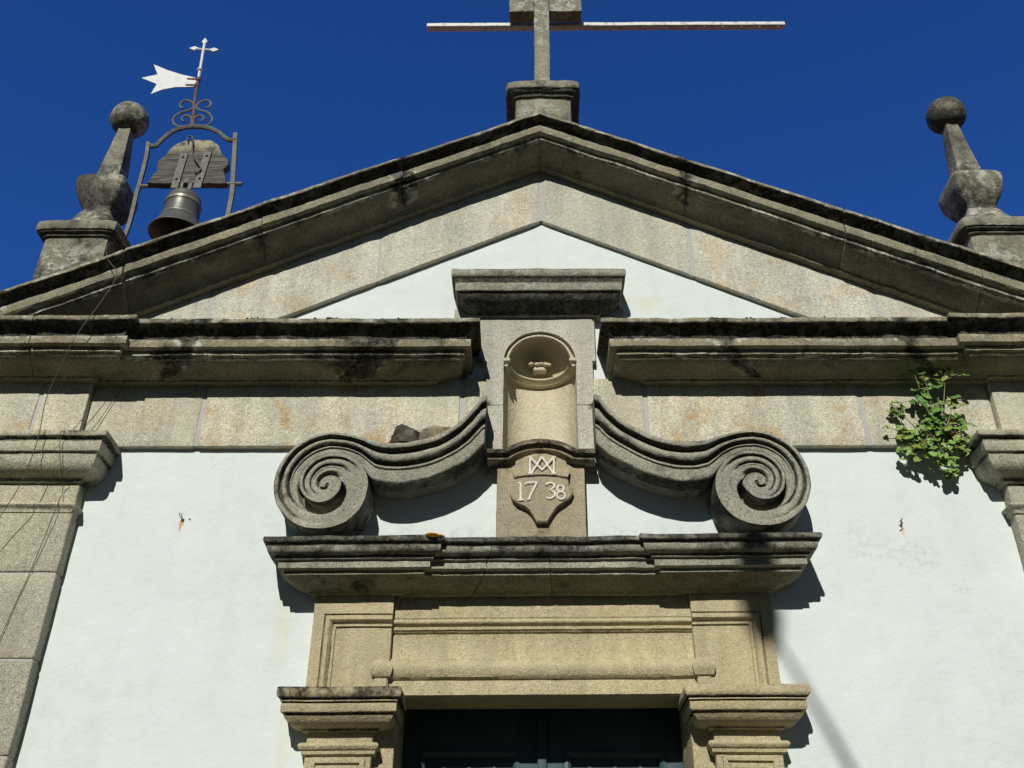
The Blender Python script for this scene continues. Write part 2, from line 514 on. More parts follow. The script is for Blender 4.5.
def thing(name, label, cat, loc=(0, 0, 0), group=None):
    o = bpy.data.objects.new(name, None)
    COL.objects.link(o)
    o.empty_display_size = 0.2
    o.location = loc
    o['label'] = label; o['category'] = cat
    if group: o['group'] = group
    return o
def tag(o, label, cat, group=None):
    o['label'] = label; o['category'] = cat
    if group: o['group'] = group
    return o
def arcpts(cx, cz, r, a0, a1, n):
    return [(cx + r * cos(radians(a0 + (a1 - a0) * i / n)), cz + r * sin(radians(a0 + (a1 - a0) * i / n))) for i in range(n + 1)]
def catmull(pts, n=6):
    P = [Vector(p) for p in pts]; out = []
    for i in range(len(P) - 1):
        p0 = P[max(i - 1, 0)]; p1 = P[i]; p2 = P[i + 1]; p3 = P[min(i + 2, len(P) - 1)]
        for k in range(n):
            t = k / n
            out.append(0.5 * ((2 * p1) + (p2 - p0) * t + (2 * p0 - 5 * p1 + 4 * p2 - p3) * t * t + (3 * p1 - p0 - 3 * p2 + p3) * t ** 3))
    out.append(P[-1])
    return out
def bulge(d0, z0, d1, z1, b, n=6, w=0.0):
    """round moulding from (d0,z0) to (d1,z1), bulging outward by b"""
    a = Vector((d0, z0)); c = Vector((d1, z1)); t = c - a
    nrm = Vector((-t.y, t.x)).normalized()
    if nrm.x < 0: nrm = -nrm
    if b < 0: pass
    return [(*(a.lerp(c, i / n) + nrm * b * sin(pi * i / n)), w) for i in range(n + 1)]

# ------------------------------------------------------------------ ground
g = MB()
g.grid([[(x, y, 0) for y in (-400, -40, -12, -6, -0.8, 0, 3, 12, 60, 800)] for x in (-600, -60, -12, -4, 4, 12, 60, 600)])
go = g.build('ground', GROUND); go['kind'] = 'structure'

# unseen wooded slope added behind the camera to block low sky and cut ambient
g = MB()
rows = []
for i in range(26):
    y = -17.0 - 1.6 * i
    row = []
    for j in range(91):
        x = -90 + 2 * j
        h = 10.5 * min(1.0, (i / 5.0)) ** 0.6
        v = Vector((x * 0.22, y * 0.22, 0.3))
        row.append((x, y, (h + i * 0.12 + 1.6 * noise.noise(v) * min(1, i / 2) + 0.7 * noise.noise(v * 3.1) * min(1, i / 2)) if i else -0.3))
    rows.append(row)
g.grid(rows)
g.build('added_sky_blocker', BLOCKER_GREEN)['kind'] = 'structure'

# ------------------------------------------------------------------ chapel
chapel = thing('chapel', 'white plastered chapel front with granite pediment, scrolls and doorway', 'chapel', (0, 0, 0))

# --- plastered wall with openings for the door and the niche
HW = 4.38
def roofz(x): return 7.86 - 0.47 * abs(x)
m = MB()
xs = [-HW, -3.2, -2, -1.05, -0.3, 0, 0.3, 1.05, 2, 3.2, HW]
for a, b in zip(xs[:-1], xs[1:]):
    lo = 0.0; segs = []
    if b <= 1.05 and a >= -1.05:
        lo = 3.86
    if b <= 0.3 and a >= -0.3:
        segs = [(lo, 4.75), (6.08, None)]
    else:
        segs = [(lo, None)]
    for z0, z1 in segs:
        za = roofz(a) if z1 is None else z1; zb = roofz(b) if z1 is None else z1
        m.poly([(a, 0, z0), (b, 0, z0), (b, 0, zb), (a, 0, za)])
m.build('wall', PLASTER, chapel)
m = MB()
for sx in (-1, 1):
    m.poly([(sx * HW, 0, 0), (sx * HW, 11, 0), (sx * HW, 11, 5.8), (sx * HW, 0, 5.8)])
m.poly([(-HW, 11, 0), (HW, 11, 0), (HW, 11, 5.8), (0, 11, 7.86), (-HW, 11, 5.8)])
m.build('side_wall', PLASTER, chapel)
m = MB()
for sx in (-1, 1):
    pass
for sx in (-1, 1):
    n = 30
    rows = []
    for i in range(n + 1):
        yy = 0.3 + 10.9 * i / n
        rows.append([(sx * t * (HW + 0.25) / 60, yy, 8.0 - 0.47 * t * (HW + 0.25) / 60 + (0.035 * (t % 2))) for t in range(61)])
    m.grid(rows)
m.build('roof', TILE, chapel, smooth=False)

# --- corner pilasters with capitals
capprof = [(0.0, 5.028, .25), (0.10, 5.026, .25), (0.196, 5.022, .22), (0.20, 5.015, .18), (0.20, 4.985, .16), (0.195, 4.978, .3), (0.172, 4.968, .4), (0.168, 4.955, .3),
           (0.17, 4.945, .1), (0.168, 4.88, .1), (0.164, 4.874, .2), (0.148, 4.868, .3), (0.146, 4.858, .3)] + \
          [(d, z, .12) for d, z, _ in bulge(0.146, 4.852, 0.055, 4.735, 0.028, 7)] + [(0.03, 4.728, .2), (0.028, 4.705, .2), (0.0, 4.70, .1)]
astr = [(0.0, 4.560, 0), (0.012, 4.556, 0)] + bulge(0.014, 4.552, 0.016, 4.508, 0.024, 6) + [(0.012, 4.50, .1), (0.010, 4.482, 0), (0.0, 4.478, 0)]
for sx in (-1, 1):
    m = MB()
    zs = [-0.02, 0.55, 1.15, 1.72, 2.30, 2.88, 3.468, 4.048, 4.71]
    for z0, z1 in zip(zs[:-1], zs[1:]):
        dy = random.uniform(-.003, .003); m.tone = random.uniform(.3, .75)
        a, b = (-4.40, -3.212) if sx < 0 else (3.20, 4.40)
        m.rbox(a, b, -0.10 + dy, 0.12, z0 + 0.006, z1 - 0.006, 0.012, 0.07)
    a, b = (-4.392, -3.222) if sx < 0 else (3.21, 4.392)
    m.rbox(a, b, -0.091, 0.115, 0, 4.7, 0.004, 0.4, mi=1)
    pil = m.build('pilaster', [S_PIL, MORTAR], chapel, 0.004)
    m = MB()
    m.sweep([(-4.40, 0.12), (-4.40, -0.10), (-3.226, -0.10), (-3.226, 0.06)] if sx < 0 else [(3.20, 0.06), (3.20, -0.10), (4.40, -0.10), (4.40, 0.12)], capprof, 0.05)
    m.sweep([(-4.40, 0.12), (-4.40, -0.10), (-3.226, -0.10), (-3.226, 0.06)] if sx < 0 else [(3.20, 0.06), (3.20, -0.10), (4.40, -0.10), (4.40, 0.12)], astr, 0.05)
    m.build('capital', S_PIL, pil, 0.004)

# --- frieze of granite blocks with flush mortar joints
m = MB()
def blocks(m, xs, y0, z0, z1, gap, tones):
    for q_, (a, b) in enumerate(zip(xs[:-1], xs[1:])):
        m.tone = tones[q_]
        m.rbox(a + gap, b - gap, y0 + random.uniform(-.004, .004), 0.05, z0 + random.uniform(0, .006), z1, 0.01, 0.06)
    m.rbox(xs[0] + 0.01, xs[-1] - 0.01, y0 + 0.007, 0.045, z0 + 0.008, z1 - 0.002, 0.003, 0.15, mi=1)
blocks(m, [-3.33, -2.48, -0.575, -0.36], -0.045, 5.028, 5.60, 0.016, [0.45, 0.95, 0.4])
blocks(m, [0.36, 0.77, 2.34, 3.285], -0.05, 5.028, 5.60, 0.016, [0.5, 0.85, 0.5])
m.tone = 0.7; m.rbox(-4.39, -3.69, -0.10, 0.05, 5.024, 5.60, 0.01, 0.06); m.tone = 0.4; m.rbox(-3.665, -3.322, -0.097, 0.05, 5.024, 5.60, 0.01, 0.06)
m.rbox(-4.37, -3.335, -0.09, 0.05, 5.03, 5.60, 0.003, 0.15, mi=1)
m.rbox(3.28, 3.74, -0.10, 0.05, 5.024, 5.60, 0.01, 0.06); m.rbox(3.765, 4.39, -0.097, 0.05, 5.024, 5.60, 0.01, 0.06)
m.rbox(3.30, 4.37, -0.09, 0.05, 5.03, 5.60, 0.003, 0.15, mi=1)
m.build('frieze', [S_FRIEZE, MORTAR], chapel, 0.0035)

corn = []
# --- main cornice, broken in the middle for the niche
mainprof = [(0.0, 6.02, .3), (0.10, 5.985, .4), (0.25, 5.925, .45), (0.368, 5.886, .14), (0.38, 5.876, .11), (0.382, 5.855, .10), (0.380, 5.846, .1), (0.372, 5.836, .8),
            (0.345, 5.828, 1.), (0.312, 5.812, 1.), (0.292, 5.788, 1.), (0.283, 5.758, .9), (0.296, 5.744, .5), (0.318, 5.737, .12),  # recess under the lip: black lichen plus painted shade
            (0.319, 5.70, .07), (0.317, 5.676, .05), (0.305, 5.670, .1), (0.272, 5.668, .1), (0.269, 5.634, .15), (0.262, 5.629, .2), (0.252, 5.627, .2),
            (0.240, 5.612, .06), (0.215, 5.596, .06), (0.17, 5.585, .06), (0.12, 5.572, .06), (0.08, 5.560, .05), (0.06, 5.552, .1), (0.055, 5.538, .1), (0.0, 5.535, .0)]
for sx in (-1, 1):
    m = MB()
    p = [(-4.40, 1.2), (-4.40, -0.10), (-3.31, -0.10), (-3.31, -0.05), (-0.82, -0.05), (-0.82, 0.03)]
    if sx > 0: p = [(-x, y) for x, y in reversed(p)]
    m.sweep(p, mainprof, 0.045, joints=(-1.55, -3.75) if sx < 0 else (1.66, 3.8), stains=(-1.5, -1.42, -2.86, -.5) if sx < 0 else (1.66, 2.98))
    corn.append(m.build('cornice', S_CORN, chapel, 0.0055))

rakes = []
# --- raking cornice of the pediment (profile sheared along the slope, mitred at the apex)
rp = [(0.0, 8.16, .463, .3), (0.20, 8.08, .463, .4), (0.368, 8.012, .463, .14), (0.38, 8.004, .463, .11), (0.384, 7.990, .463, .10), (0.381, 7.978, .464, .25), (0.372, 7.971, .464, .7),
      (0.345, 7.966, .466, .9), (0.315, 7.955, .466, .9), (0.295, 7.938, .466, .9), (0.286, 7.922, .468, .7), (0.300, 7.914, .468, .3), (0.318, 7.910, .468, .10),  # dark band below the lip mixes lichen with painted-in shade
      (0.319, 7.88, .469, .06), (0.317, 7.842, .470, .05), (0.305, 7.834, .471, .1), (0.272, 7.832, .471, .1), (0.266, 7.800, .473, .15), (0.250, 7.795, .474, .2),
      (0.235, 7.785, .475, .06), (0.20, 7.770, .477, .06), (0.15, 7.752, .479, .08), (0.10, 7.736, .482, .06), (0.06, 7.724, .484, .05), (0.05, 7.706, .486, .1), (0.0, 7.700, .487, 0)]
for sx in (-1, 1):
    m = MB(); rows = []
    XS = 0.02
    N = 105
    rng = random.Random(5 + sx)
    jts = [1.12, 2.2, 3.2] if sx < 0 else [1.17, 2.35, 3.3]
    off = [(0, 0.014), (0.006, 0.022), (-0.004, 0.026), (0.008, 0.004)] if sx < 0 else [(0, 0.008), (-0.006, 0.012), (0.004, 0.0), (0.0, 0.006)]
    tt = [(4.75 * i / N, 0.0) for i in range(N + 1)]
    for j in jts:
        tt = [q for q in tt if abs(q[0] - j) > 0.014]
        tt += [(j - 0.006, 0.0), (j - 0.003, 0.011), (j + 0.003, 0.011), (j + 0.006, 0.0)]
    tt.sort()
    for t, k in tt:
        bi = sum(1 for j in jts if t > j)
        dd, dz = off[bi]
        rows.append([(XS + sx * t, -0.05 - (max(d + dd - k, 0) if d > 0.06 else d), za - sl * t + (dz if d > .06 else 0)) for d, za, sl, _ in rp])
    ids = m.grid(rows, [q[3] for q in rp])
    for (t, _), r_ in zip(tt, ids):
        e = max(0, 1 - min(abs(t - j + rng.uniform(-.02, .02)) for j in jts[:1] + [4.1]) / 0.11)
        for q_, pt in zip(r_, rp):
            if e > 0 and pt[0] > .1: m.w[q_] = max(m.w[q_], 0) + .38 * e
    # weathered back slope down to the roof
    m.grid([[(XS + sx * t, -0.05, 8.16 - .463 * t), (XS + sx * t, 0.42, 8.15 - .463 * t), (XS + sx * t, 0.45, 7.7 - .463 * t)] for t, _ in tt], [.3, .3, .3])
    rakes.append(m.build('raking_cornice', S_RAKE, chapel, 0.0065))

MOSS = simple('dark_moss', (0.022, 0.024, 0.014), (0.05, 0.055, 0.025), 60, 1.0)
def moss(parent, pts, seed):
    rg_ = random.Random(seed); m = MB()
    for x, y, z, r in pts:
        for _ in range(rg_.randint(2, 4)):
            rr_ = r * rg_.uniform(.5, 1.1)
            m.ball((x + rg_.gauss(0, r * 1.3), y + rg_.uniform(0, .03), z + rg_.uniform(-.2, .3) * r), rr_, 9, 6, rg_.uniform(.5, .9))
    m.build('moss', MOSS, parent, 0.006)['kind'] = 'stuff'
rgm = random.Random(33)
pts_ = [(-1.55 + rgm.uniform(-.12, .10), -0.425, 5.882, rgm.uniform(.010, .020)) for _ in range(9)] + [(-2.15 + rgm.uniform(-.1, .1), -0.425, 5.882, rgm.uniform(.008, .013)) for _ in range(5)] + \
       [(rgm.uniform(-3.0, -.5), -0.425, 5.882, rgm.uniform(.006, .012)) for _ in range(16)] + [(-1.0 + rgm.uniform(-.12, .1), -0.425, 5.882, rgm.uniform(.008, .015)) for _ in range(4)]
moss(corn[0], pts_, 3)
moss(corn[1], [(rgm.uniform(.5, 3.0), -0.425, 5.882, rgm.uniform(.006, .013)) for _ in range(22)], 4)
for q_ in (0, 1):
    sx = (-1, 1)[q_]
    moss(rakes[q_], [(0.02 + sx * t, -0.41, 8.006 - .463 * t, rgm.uniform(.007, .016)) for t in [rgm.uniform(.1, 4.2) for _ in range(34)] + [1.1 + rgm.uniform(-.1, .1) for _ in range(6)]], 5 + q_)

# --- plain granite band under it
m = MB()
for sx in (-1, 1):
    cuts = [0.004, 1.31 if sx < 0 else 1.22, 2.6, 3.9]
    for a, b in zip(cuts[:-1], cuts[1:]):
        a2, b2 = a + 0.010, b - 0.010
        n = max(2, int((b2 - a2) / 0.06))
        yo = -0.042 + random.uniform(-.003, .003)
        m.tone = random.uniform(.25, .85)
        rows = []
        for i in range(n + 1):
            t = a2 + (b2 - a2) * i / n
            z0 = 7.155 - .485 * t; z1 = 7.75 - .47 * t
            e = 0.008 if i in (0, n) else 0
            rows.append([(0.02 + sx * t, 0.0, z0), (0.02 + sx * t, yo + 0.008 + e, z0)] + [(0.02 + sx * t, yo + e, z0 + 0.008 + (z1 - z0) * q / 10) for q in range(11)])
        m.grid(rows)
    rows = []
    for i in range(40):
        t = 3.9 * i / 39
        rows.append([(0.02 + sx * t, 0.0, 7.163 - .485 * t), (0.02 + sx * t, -0.034, 7.163 - .485 * t), (0.02 + sx * t, -0.034, 7.75 - .47 * t)])
    m.grid(rows, None, 1)
m.build('pediment_band', [S_BAND, MORTAR], chapel, 0.003)

# --- niche pier
NR = 0.252; NZ = 5.75; NO = 0.270
pier = None
m = MB()
def strip(m, xa, xb, z0, z1, y=-0.06):
    n = max(2, int((z1 - z0) / 0.05)); k = max(2, int(abs(xb - xa) / 0.05))
    m.grid([[(xa + (xb - xa) * j / k, y, z0 + (z1 - z0) * i / n) for j in range(k + 1)] for i in range(n + 1)])
strip(m, -0.39, -NO, 4.80, 5.36); strip(m, NO, 0.39, 4.80, 5.36)
strip(m, -0.395, -NO, 5.366, NZ); strip(m, NO, 0.395, 5.366, NZ)
rows = []
for i in range(41):
    th = pi * i / 40
    cx_, cz_ = cos(th), sin(th)
    hwx = 0.42 if cx_ > 0 else 0.455; top = 6.14 - NZ
    s_ = min(hwx / abs(cx_) if abs(cx_) > 1e-6 else 1e9, top / cz_ if cz_ > 1e-6 else 1e9)
    rows.append([(cx_ * NO, -0.012, NZ + cz_ * NO), (cx_ * NO, -0.04, NZ + cz_ * NO)] + [(cx_ * (NO + (s_ - NO) * q / 5), -0.06, NZ + cz_ * (NO + (s_ - NO) * q / 5)) for q in range(6)])
m.grid(rows)
m.poly([(.42, -.06, 6.14), (.42, -.06, NZ), (.42, .02, NZ), (.42, .02, 6.14)]); m.poly([(-.455, -.06, 6.14), (-.455, -.06, NZ), (-.455, .02, NZ), (-.455, .02, 6.14)])
for sx in (-1, 1):
    m.grid([[(sx * .39, -.06, z), (sx * .39, .02, z)] for z in (4.8, 5.1, 5.36)])
    m.grid([[(sx * .395, -.06, z), (sx * .395, .02, z)] for z in (5.366, 5.6, NZ)])
    m.poly([(sx * .395, -.06, NZ), (sx * .42, -.06, NZ), (sx * .42, .02, NZ), (sx * .395, .02, NZ)])
    m.rbox(min(sx * .42, sx * .66), max(sx * .42, sx * .66), -0.03, 0.03, 6.165, 6.26, 0.006)
m.rbox(-0.43, 0.43, -0.055, 0.03, 6.141, 6.32, 0.01)
niche = m.build('niche', S_NICHE, chapel, 0.003)

# lining: half cylinder and quarter sphere
m = MB()
CY = -0.012
cols = [(-NO, -0.06), (-NO, -0.035)] + [(-NO * cos(pi * i / 28), CY + NO * sin(pi * i / 28)) for i in range(29)] + [(NO, -0.035), (NO, -0.06)]
m.grid([[(x, y, 4.70 + 1.05 * k / 14) for x, y in cols] for k in range(15)])
rows = []
for i in range(19):
    ph = (pi / 2) * i / 18
    rows.append([(-NR * cos(pi * j / 28) * cos(ph), CY + NR * sin(pi * j / 28) * cos(ph), NZ + NR * sin(ph)) for j in range(29)])
m.grid(rows)
m.grid([[(r_ * cos(pi * i / 40), -0.014, NZ + r_ * sin(pi * i / 40)) for r_ in (NR - .002, NO + .002)] for i in range(41)])
m.build('niche_lining', S_NICHEIN, niche, 0.001)
# impost moulding round the lining + arch roll + impost blocks
m = MB()
arcp = [(-NR * cos(pi * i / 36), CY + NR * sin(pi * i / 36)) for i in range(37)]
def ring(r_in, z0, z1, w_=0.0, n=7):
    rows = []
    for i in range(37):
        t = pi * i / 36
        row = [(-NO * cos(t), CY + NO * sin(t), z1)]
        for q in range(n + 1):
            a = pi * q / n
            rr = NR - 0.004 - (NR - r_in) * sin(a)
            row.append((-rr * cos(t), CY + rr * sin(t), z1 + (z0 - z1) * q / n))
        row.append((-NO * cos(t), CY + NO * sin(t), z0))
        rows.append(row)
    m.grid(rows)
ring(0.218, 5.725, 5.775)
ring(0.238, 5.698, 5.714)
m.sweepxz(arcpts(0, NZ, 0.244, 0, 180, 44), [(0.012, -0.012, 0), (0.012, -0.030, 0), (0.007, -0.042, 0), (0, -0.045, 0), (-0.009, -0.040, 0), (-0.014, -0.028, 0), (-0.012, -0.01, 0)])
for sx in (-1, 1):
    m.rbox(sx * 0.247 - 0.026, sx * 0.247 + 0.026, -0.085, -0.02, 5.735, 5.765, 0.008)
    m.rbox(sx * 0.25 - 0.014, sx * 0.25 + 0.014, -0.078, -0.02, 5.69, 5.71, 0.006)
m.build('impost_moulding', S_NICHEIN, niche, 0.0012)
# small carved shell hinge on the ledge at the back
m = MB()
for dx, dz, r in ((-0.066, 0.0, .022), (-0.045, 0.026, .019), (-0.02, 0.006, .024), (0.012, 0.012, .024), (0.040, 0.024, .017), (0.050, 0.0, .022), (0.074, -0.006, .018)):
    m.ball((dx, 0.155 - abs(dx) * .3, 5.845 + dz), r, 12, 8, 0.8)
m.rbox(-0.055, 0.055, 0.15, 0.24, 5.80, 5.84, 0.018, 0.03)
m.build('shell_carving', S_NICHEIN, niche, 0.004)

# --- hood over the niche
hoodprof = [(0, 6.50, .5), (0.10, 6.48, .5), (0.212, 6.462, .4), (0.222, 6.452, .3)] + [(d, z, .16) for d, z, _ in bulge(0.222, 6.446, 0.217, 6.392, 0.006, 4)] + \
           [(0.205, 6.384, .9), (0.200, 6.378, .9), (0.198, 6.362, .9), (0.196, 6.350, .4), (0.192, 6.345, .1), (0.190, 6.335, -.1), (0.190, 6.282, -.1), (0.186, 6.276, .1),  # groove under the hood lip: lichen and painted shade together
            (0.168, 6.273, .4), (0.163, 6.258, .5), (0.14, 6.228, .5), (0.10, 6.204, .5), (0.06, 6.186, .5), (0.03, 6.170, .4), (0.022, 6.152, .2), (0, 6.150, .1)]
m = MB()
m.sweep([(-0.452, 0.10), (-0.452, -0.06), (0.440, -0.06), (0.440, 0.10)], hoodprof, 0.04)
m.build('hood', S_SCROLL, niche, 0.004)

# --- shield panel with cap moulding, monogram and date
m = MB()
m.rbox(-0.305, 0.305, -0.10, 0.03, 4.15, 4.90, 0.008, 0.05)
ca = [-0.235 + 0.47 * i / 26 for i in range(27)]
CR = (0.235 ** 2 + 0.078 ** 2) / (2 * 0.078)
path = [(-0.372, 4.902), (-0.30, 4.902), (-0.25, 4.903)] + [(x, 4.905 + sqrt(CR * CR - x * x) - (CR - 0.078)) for x in ca] + [(0.25, 4.903), (0.30, 4.902), (0.378, 4.902)]
rows = [[(x, -0.10, 4.80), (x, -0.10, z - 0.02)] for x, z in path if abs(x) <= 0.306]
m.grid(rows)
m.sweepxz(path, [(0.036, 0.02, .4), (0.036, -0.165, .45), (0.030, -0.188, .35), (0.012, -0.20, .25), (-0.006, -0.196, .2), (-0.016, -0.180, .4), (-0.019, -0.168, .5), (-0.024, -0.164, .1), (-0.038, -0.160, 0), (-0.046, -0.146, .1), (-0.052, -0.118, .1), (-0.054, 0.02, .1)])
panel = m.build('shield_panel', S_SHIELD, niche, 0.003)
# raised shield
m = MB()
sh = [(-0.175, 4.86), (-0.10, 4.90), (-0.04, 4.92), (0.04, 4.92), (0.10, 4.90), (0.175, 4.86), (0.19, 4.68), (0.222, 4.628), (0.205, 4.585), (0.154, 4.540), (0.115, 4.512), (0.089, 4.481), (0.066, 4.44), (0.041, 4.395),
      (-0.033, 4.395), (-0.055, 4.44), (-0.080, 4.481), (-0.11, 4.508), (-0.165, 4.534), (-0.198, 4.57), (-0.213, 4.616), (-0.19, 4.68)]
shc = [Vector((x, z)) for x, z in sh]
ctr = Vector((0.0, 4.58))
a = [m.add((p.x, -0.099, p.y)) for p in shc]
b = [m.add((p.x, -0.138, p.y)) for p in shc]
cc = [m.add((ctr.x + (p.x - ctr.x) * .95, -0.146, ctr.y + (p.y - ctr.y) * .95)) for p in shc]
n = len(sh)
for i in range(n):
    j = (i + 1) % n
    m.face((a[i], a[j], b[j], b[i])); m.face((b[i], b[j], cc[j], cc[i]))
m.face(cc)
# upper field that carries the monogram stands a little proud of the shield
arcq = [(x, 4.722 + 0.022 * (1 - (x / 0.19) ** 2)) for x in [-0.185 + 0.37 * i / 20 for i in range(21)]]
m.sweepxz(arcq, [(0.085, -0.139, 0), (0.07, -0.146, 0), (0.004, -0.160, 0), (0.0, -0.157, 0), (0.0, -0.139, .1)])
m.build('shield', S_SHIELD, niche if False else panel, 0.002)
def stroke(m, pts, r=0.0075, y=-0.152, d=0.010):
    m.tube([(x, y, z) for x, z in pts], r, 6, flat=d)
m = MB()
Y1 = -0.158
for pts in ([(-0.074, 4.750), (-0.074, 4.880)], [(0.092, 4.750), (0.092, 4.880)], [(-0.074, 4.878), (0.009, 4.778)], [(0.009, 4.778), (0.092, 4.878)],
            [(-0.066, 4.752), (0.009, 4.882)], [(0.009, 4.882), (0.086, 4.752)], [(-0.090, 4.750), (-0.056, 4.750)], [(0.074, 4.750), (0.108, 4.750)], [(-0.086, 4.881), (-0.062, 4.881)], [(0.080, 4.881), (0.104, 4.881)]):
    stroke(m, pts, 0.0078, Y1)
m.build('monogram', LETTER, panel, 0.0012)
m = MB()
Y2 = -0.149
for pts in ([(-0.141, 4.684), (-0.138, 4.556)], [(-0.158, 4.552), (-0.118, 4.556)], [(-0.158, 4.678), (-0.141, 4.684)],
            [(-0.108, 4.670), (-0.100, 4.684), (-0.026, 4.688)], [(-0.026, 4.688), (-0.05, 4.64), (-0.072, 4.59), (-0.080, 4.56), (-0.096, 4.555)],
            [(0.034, 4.668), (0.05, 4.682), (0.072, 4.684), (0.090, 4.674), (0.092, 4.655), (0.078, 4.640), (0.060, 4.630), (0.080, 4.622), (0.094, 4.606), (0.092, 4.586), (0.074, 4.570), (0.052, 4.564), (0.034, 4.574)]):
    stroke(m, pts, 0.0080, Y2)
def loop(cx, cz, rx, rz):
    return [(cx + rx * cos(2 * pi * i / 14), cz + rz * sin(2 * pi * i / 14)) for i in range(15)]
stroke(m, loop(0.134, 4.640, 0.022, 0.024), 0.0076, Y2); stroke(m, loop(0.136, 4.588, 0.028, 0.028), 0.0076, Y2)
m.build('date_lettering', LETTER, panel, 0.0012)

# --- scrolls (one moulded strip that rolls up into a volute)
VC = Vector((-1.451, 4.614))
RK = [(0, .395), (45, .375), (90, .352), (135, .335), (180, .325), (225, .31), (270, .29), (315, .262), (360, .232), (405, .205), (450, .178), (495, .152), (540, .128), (585, .108), (630, .107), (675, .092), (720, .077), (765, .062), (810, .046), (870, .026), (930, .012), (1080, .006), (1400, .002)]
def rr(ph):
    for (a, ra), (b, rb) in zip(RK[:-1], RK[1:]):
        if a <= ph <= b: return ra + (rb - ra) * (ph - a) / (b - a)
    return RK[-1][1]
def sp(ph):
    a = radians(90 + ph)
    return VC + Vector((cos(a), sin(a))) * rr(ph)
def resample(P, n):
    L = [0]
    for a, b in zip(P[:-1], P[1:]): L.append(L[-1] + (b - a).length)
    out = []; j = 0
    for i in range(n + 1):
        t = L[-1] * i / n
        while j < len(P) - 2 and L[j + 1] < t: j += 1
        out.append(P[j].lerp(P[j + 1], (t - L[j]) / max(L[j + 1] - L[j], 1e-9)))
    return out
outer_s = catmull([(-0.384, 5.305), (-0.415, 5.295), (-0.452, 5.232), (-0.505, 5.155), (-0.575, 5.078), (-0.697, 4.992), (-0.825, 4.945), (-0.974, 4.922), (-1.125, 4.932), (-1.236, 4.968), (-1.347, 4.998)], 6) + [sp(0)]
inner_s = catmull([(-0.386, 4.935), (-0.476, 4.835), (-0.56, 4.778), (-0.684, 4.708), (-0.809, 4.663), (-0.934, 4.640), (-1.061, 4.644), (-1.150, 4.668)], 6) + [sp(300), sp(315), sp(330), sp(345), sp(360)]
NS = 64
outer_s = resample(outer_s, NS); 
# the inner edge: up to the cusp at phi=300, then round the second turn
inner_s = resample(inner_s, NS)
hp = [(0, .028), (.02, .036), (.05, .039), (.13, .039), (.165, .034), (.18, .006), (.20, -.003), (.245, -.004), (.265, .014), (.32, .028), (.38, .032), (.44, .030), (.50, .018), (.52, 0), (.535, -.006), (.58, -.006), (.595, .012), (.62, .017), (.66, .017), (.675, .008), (.80, .007), (.95, .004), (1.0, -.006)]
US = sorted(set([q[0] for q in hp] + [.57 + .43 * i / 16 for i in range(17)] + [.29, .35, .41, .47]))
def hS(u):
    for (a, ha), (b, hb) in zip(hp[:-1], hp[1:]):
        if a <= u <= b: return ha + (hb - ha) * (u - a) / (b - a)
    return hp[-1][1]
def lin(x, pts):
    if x <= pts[0][0]: return pts[0][1]
    for (a, ya), (b, yb) in zip(pts[:-1], pts[1:]):
        if a <= x <= b: return ya + (yb - ya) * (x - a) / (b - a)
    return pts[-1][1]
def sst(a, b, x):
    t = min(1, max(0, (x - a) / (b - a))); return t * t * (3 - 2 * t)
def hV(u, ph):
    g_ = lin(ph, [(0, 1), (55, 1), (150, .12), (200, 0), (285, 0), (330, .42), (420, .42), (500, .05), (560, 0)])
    h = .035 * (1 - g_) + hS(u) * 1.3 * g_
    uh = lin(ph, [(60, 1.06), (110, .86), (150, .64), (180, .56), (215, .60), (255, .80), (285, 1.06)])
    h -= .115 * sst(uh - .025, uh + .025, u)
    h -= .05 * sst(.80, .97, u) * lin(ph, [(290, 0), (330, 1), (450, 1), (500, .3), (540, .6), (700, .4), (760, 0)])
    return h
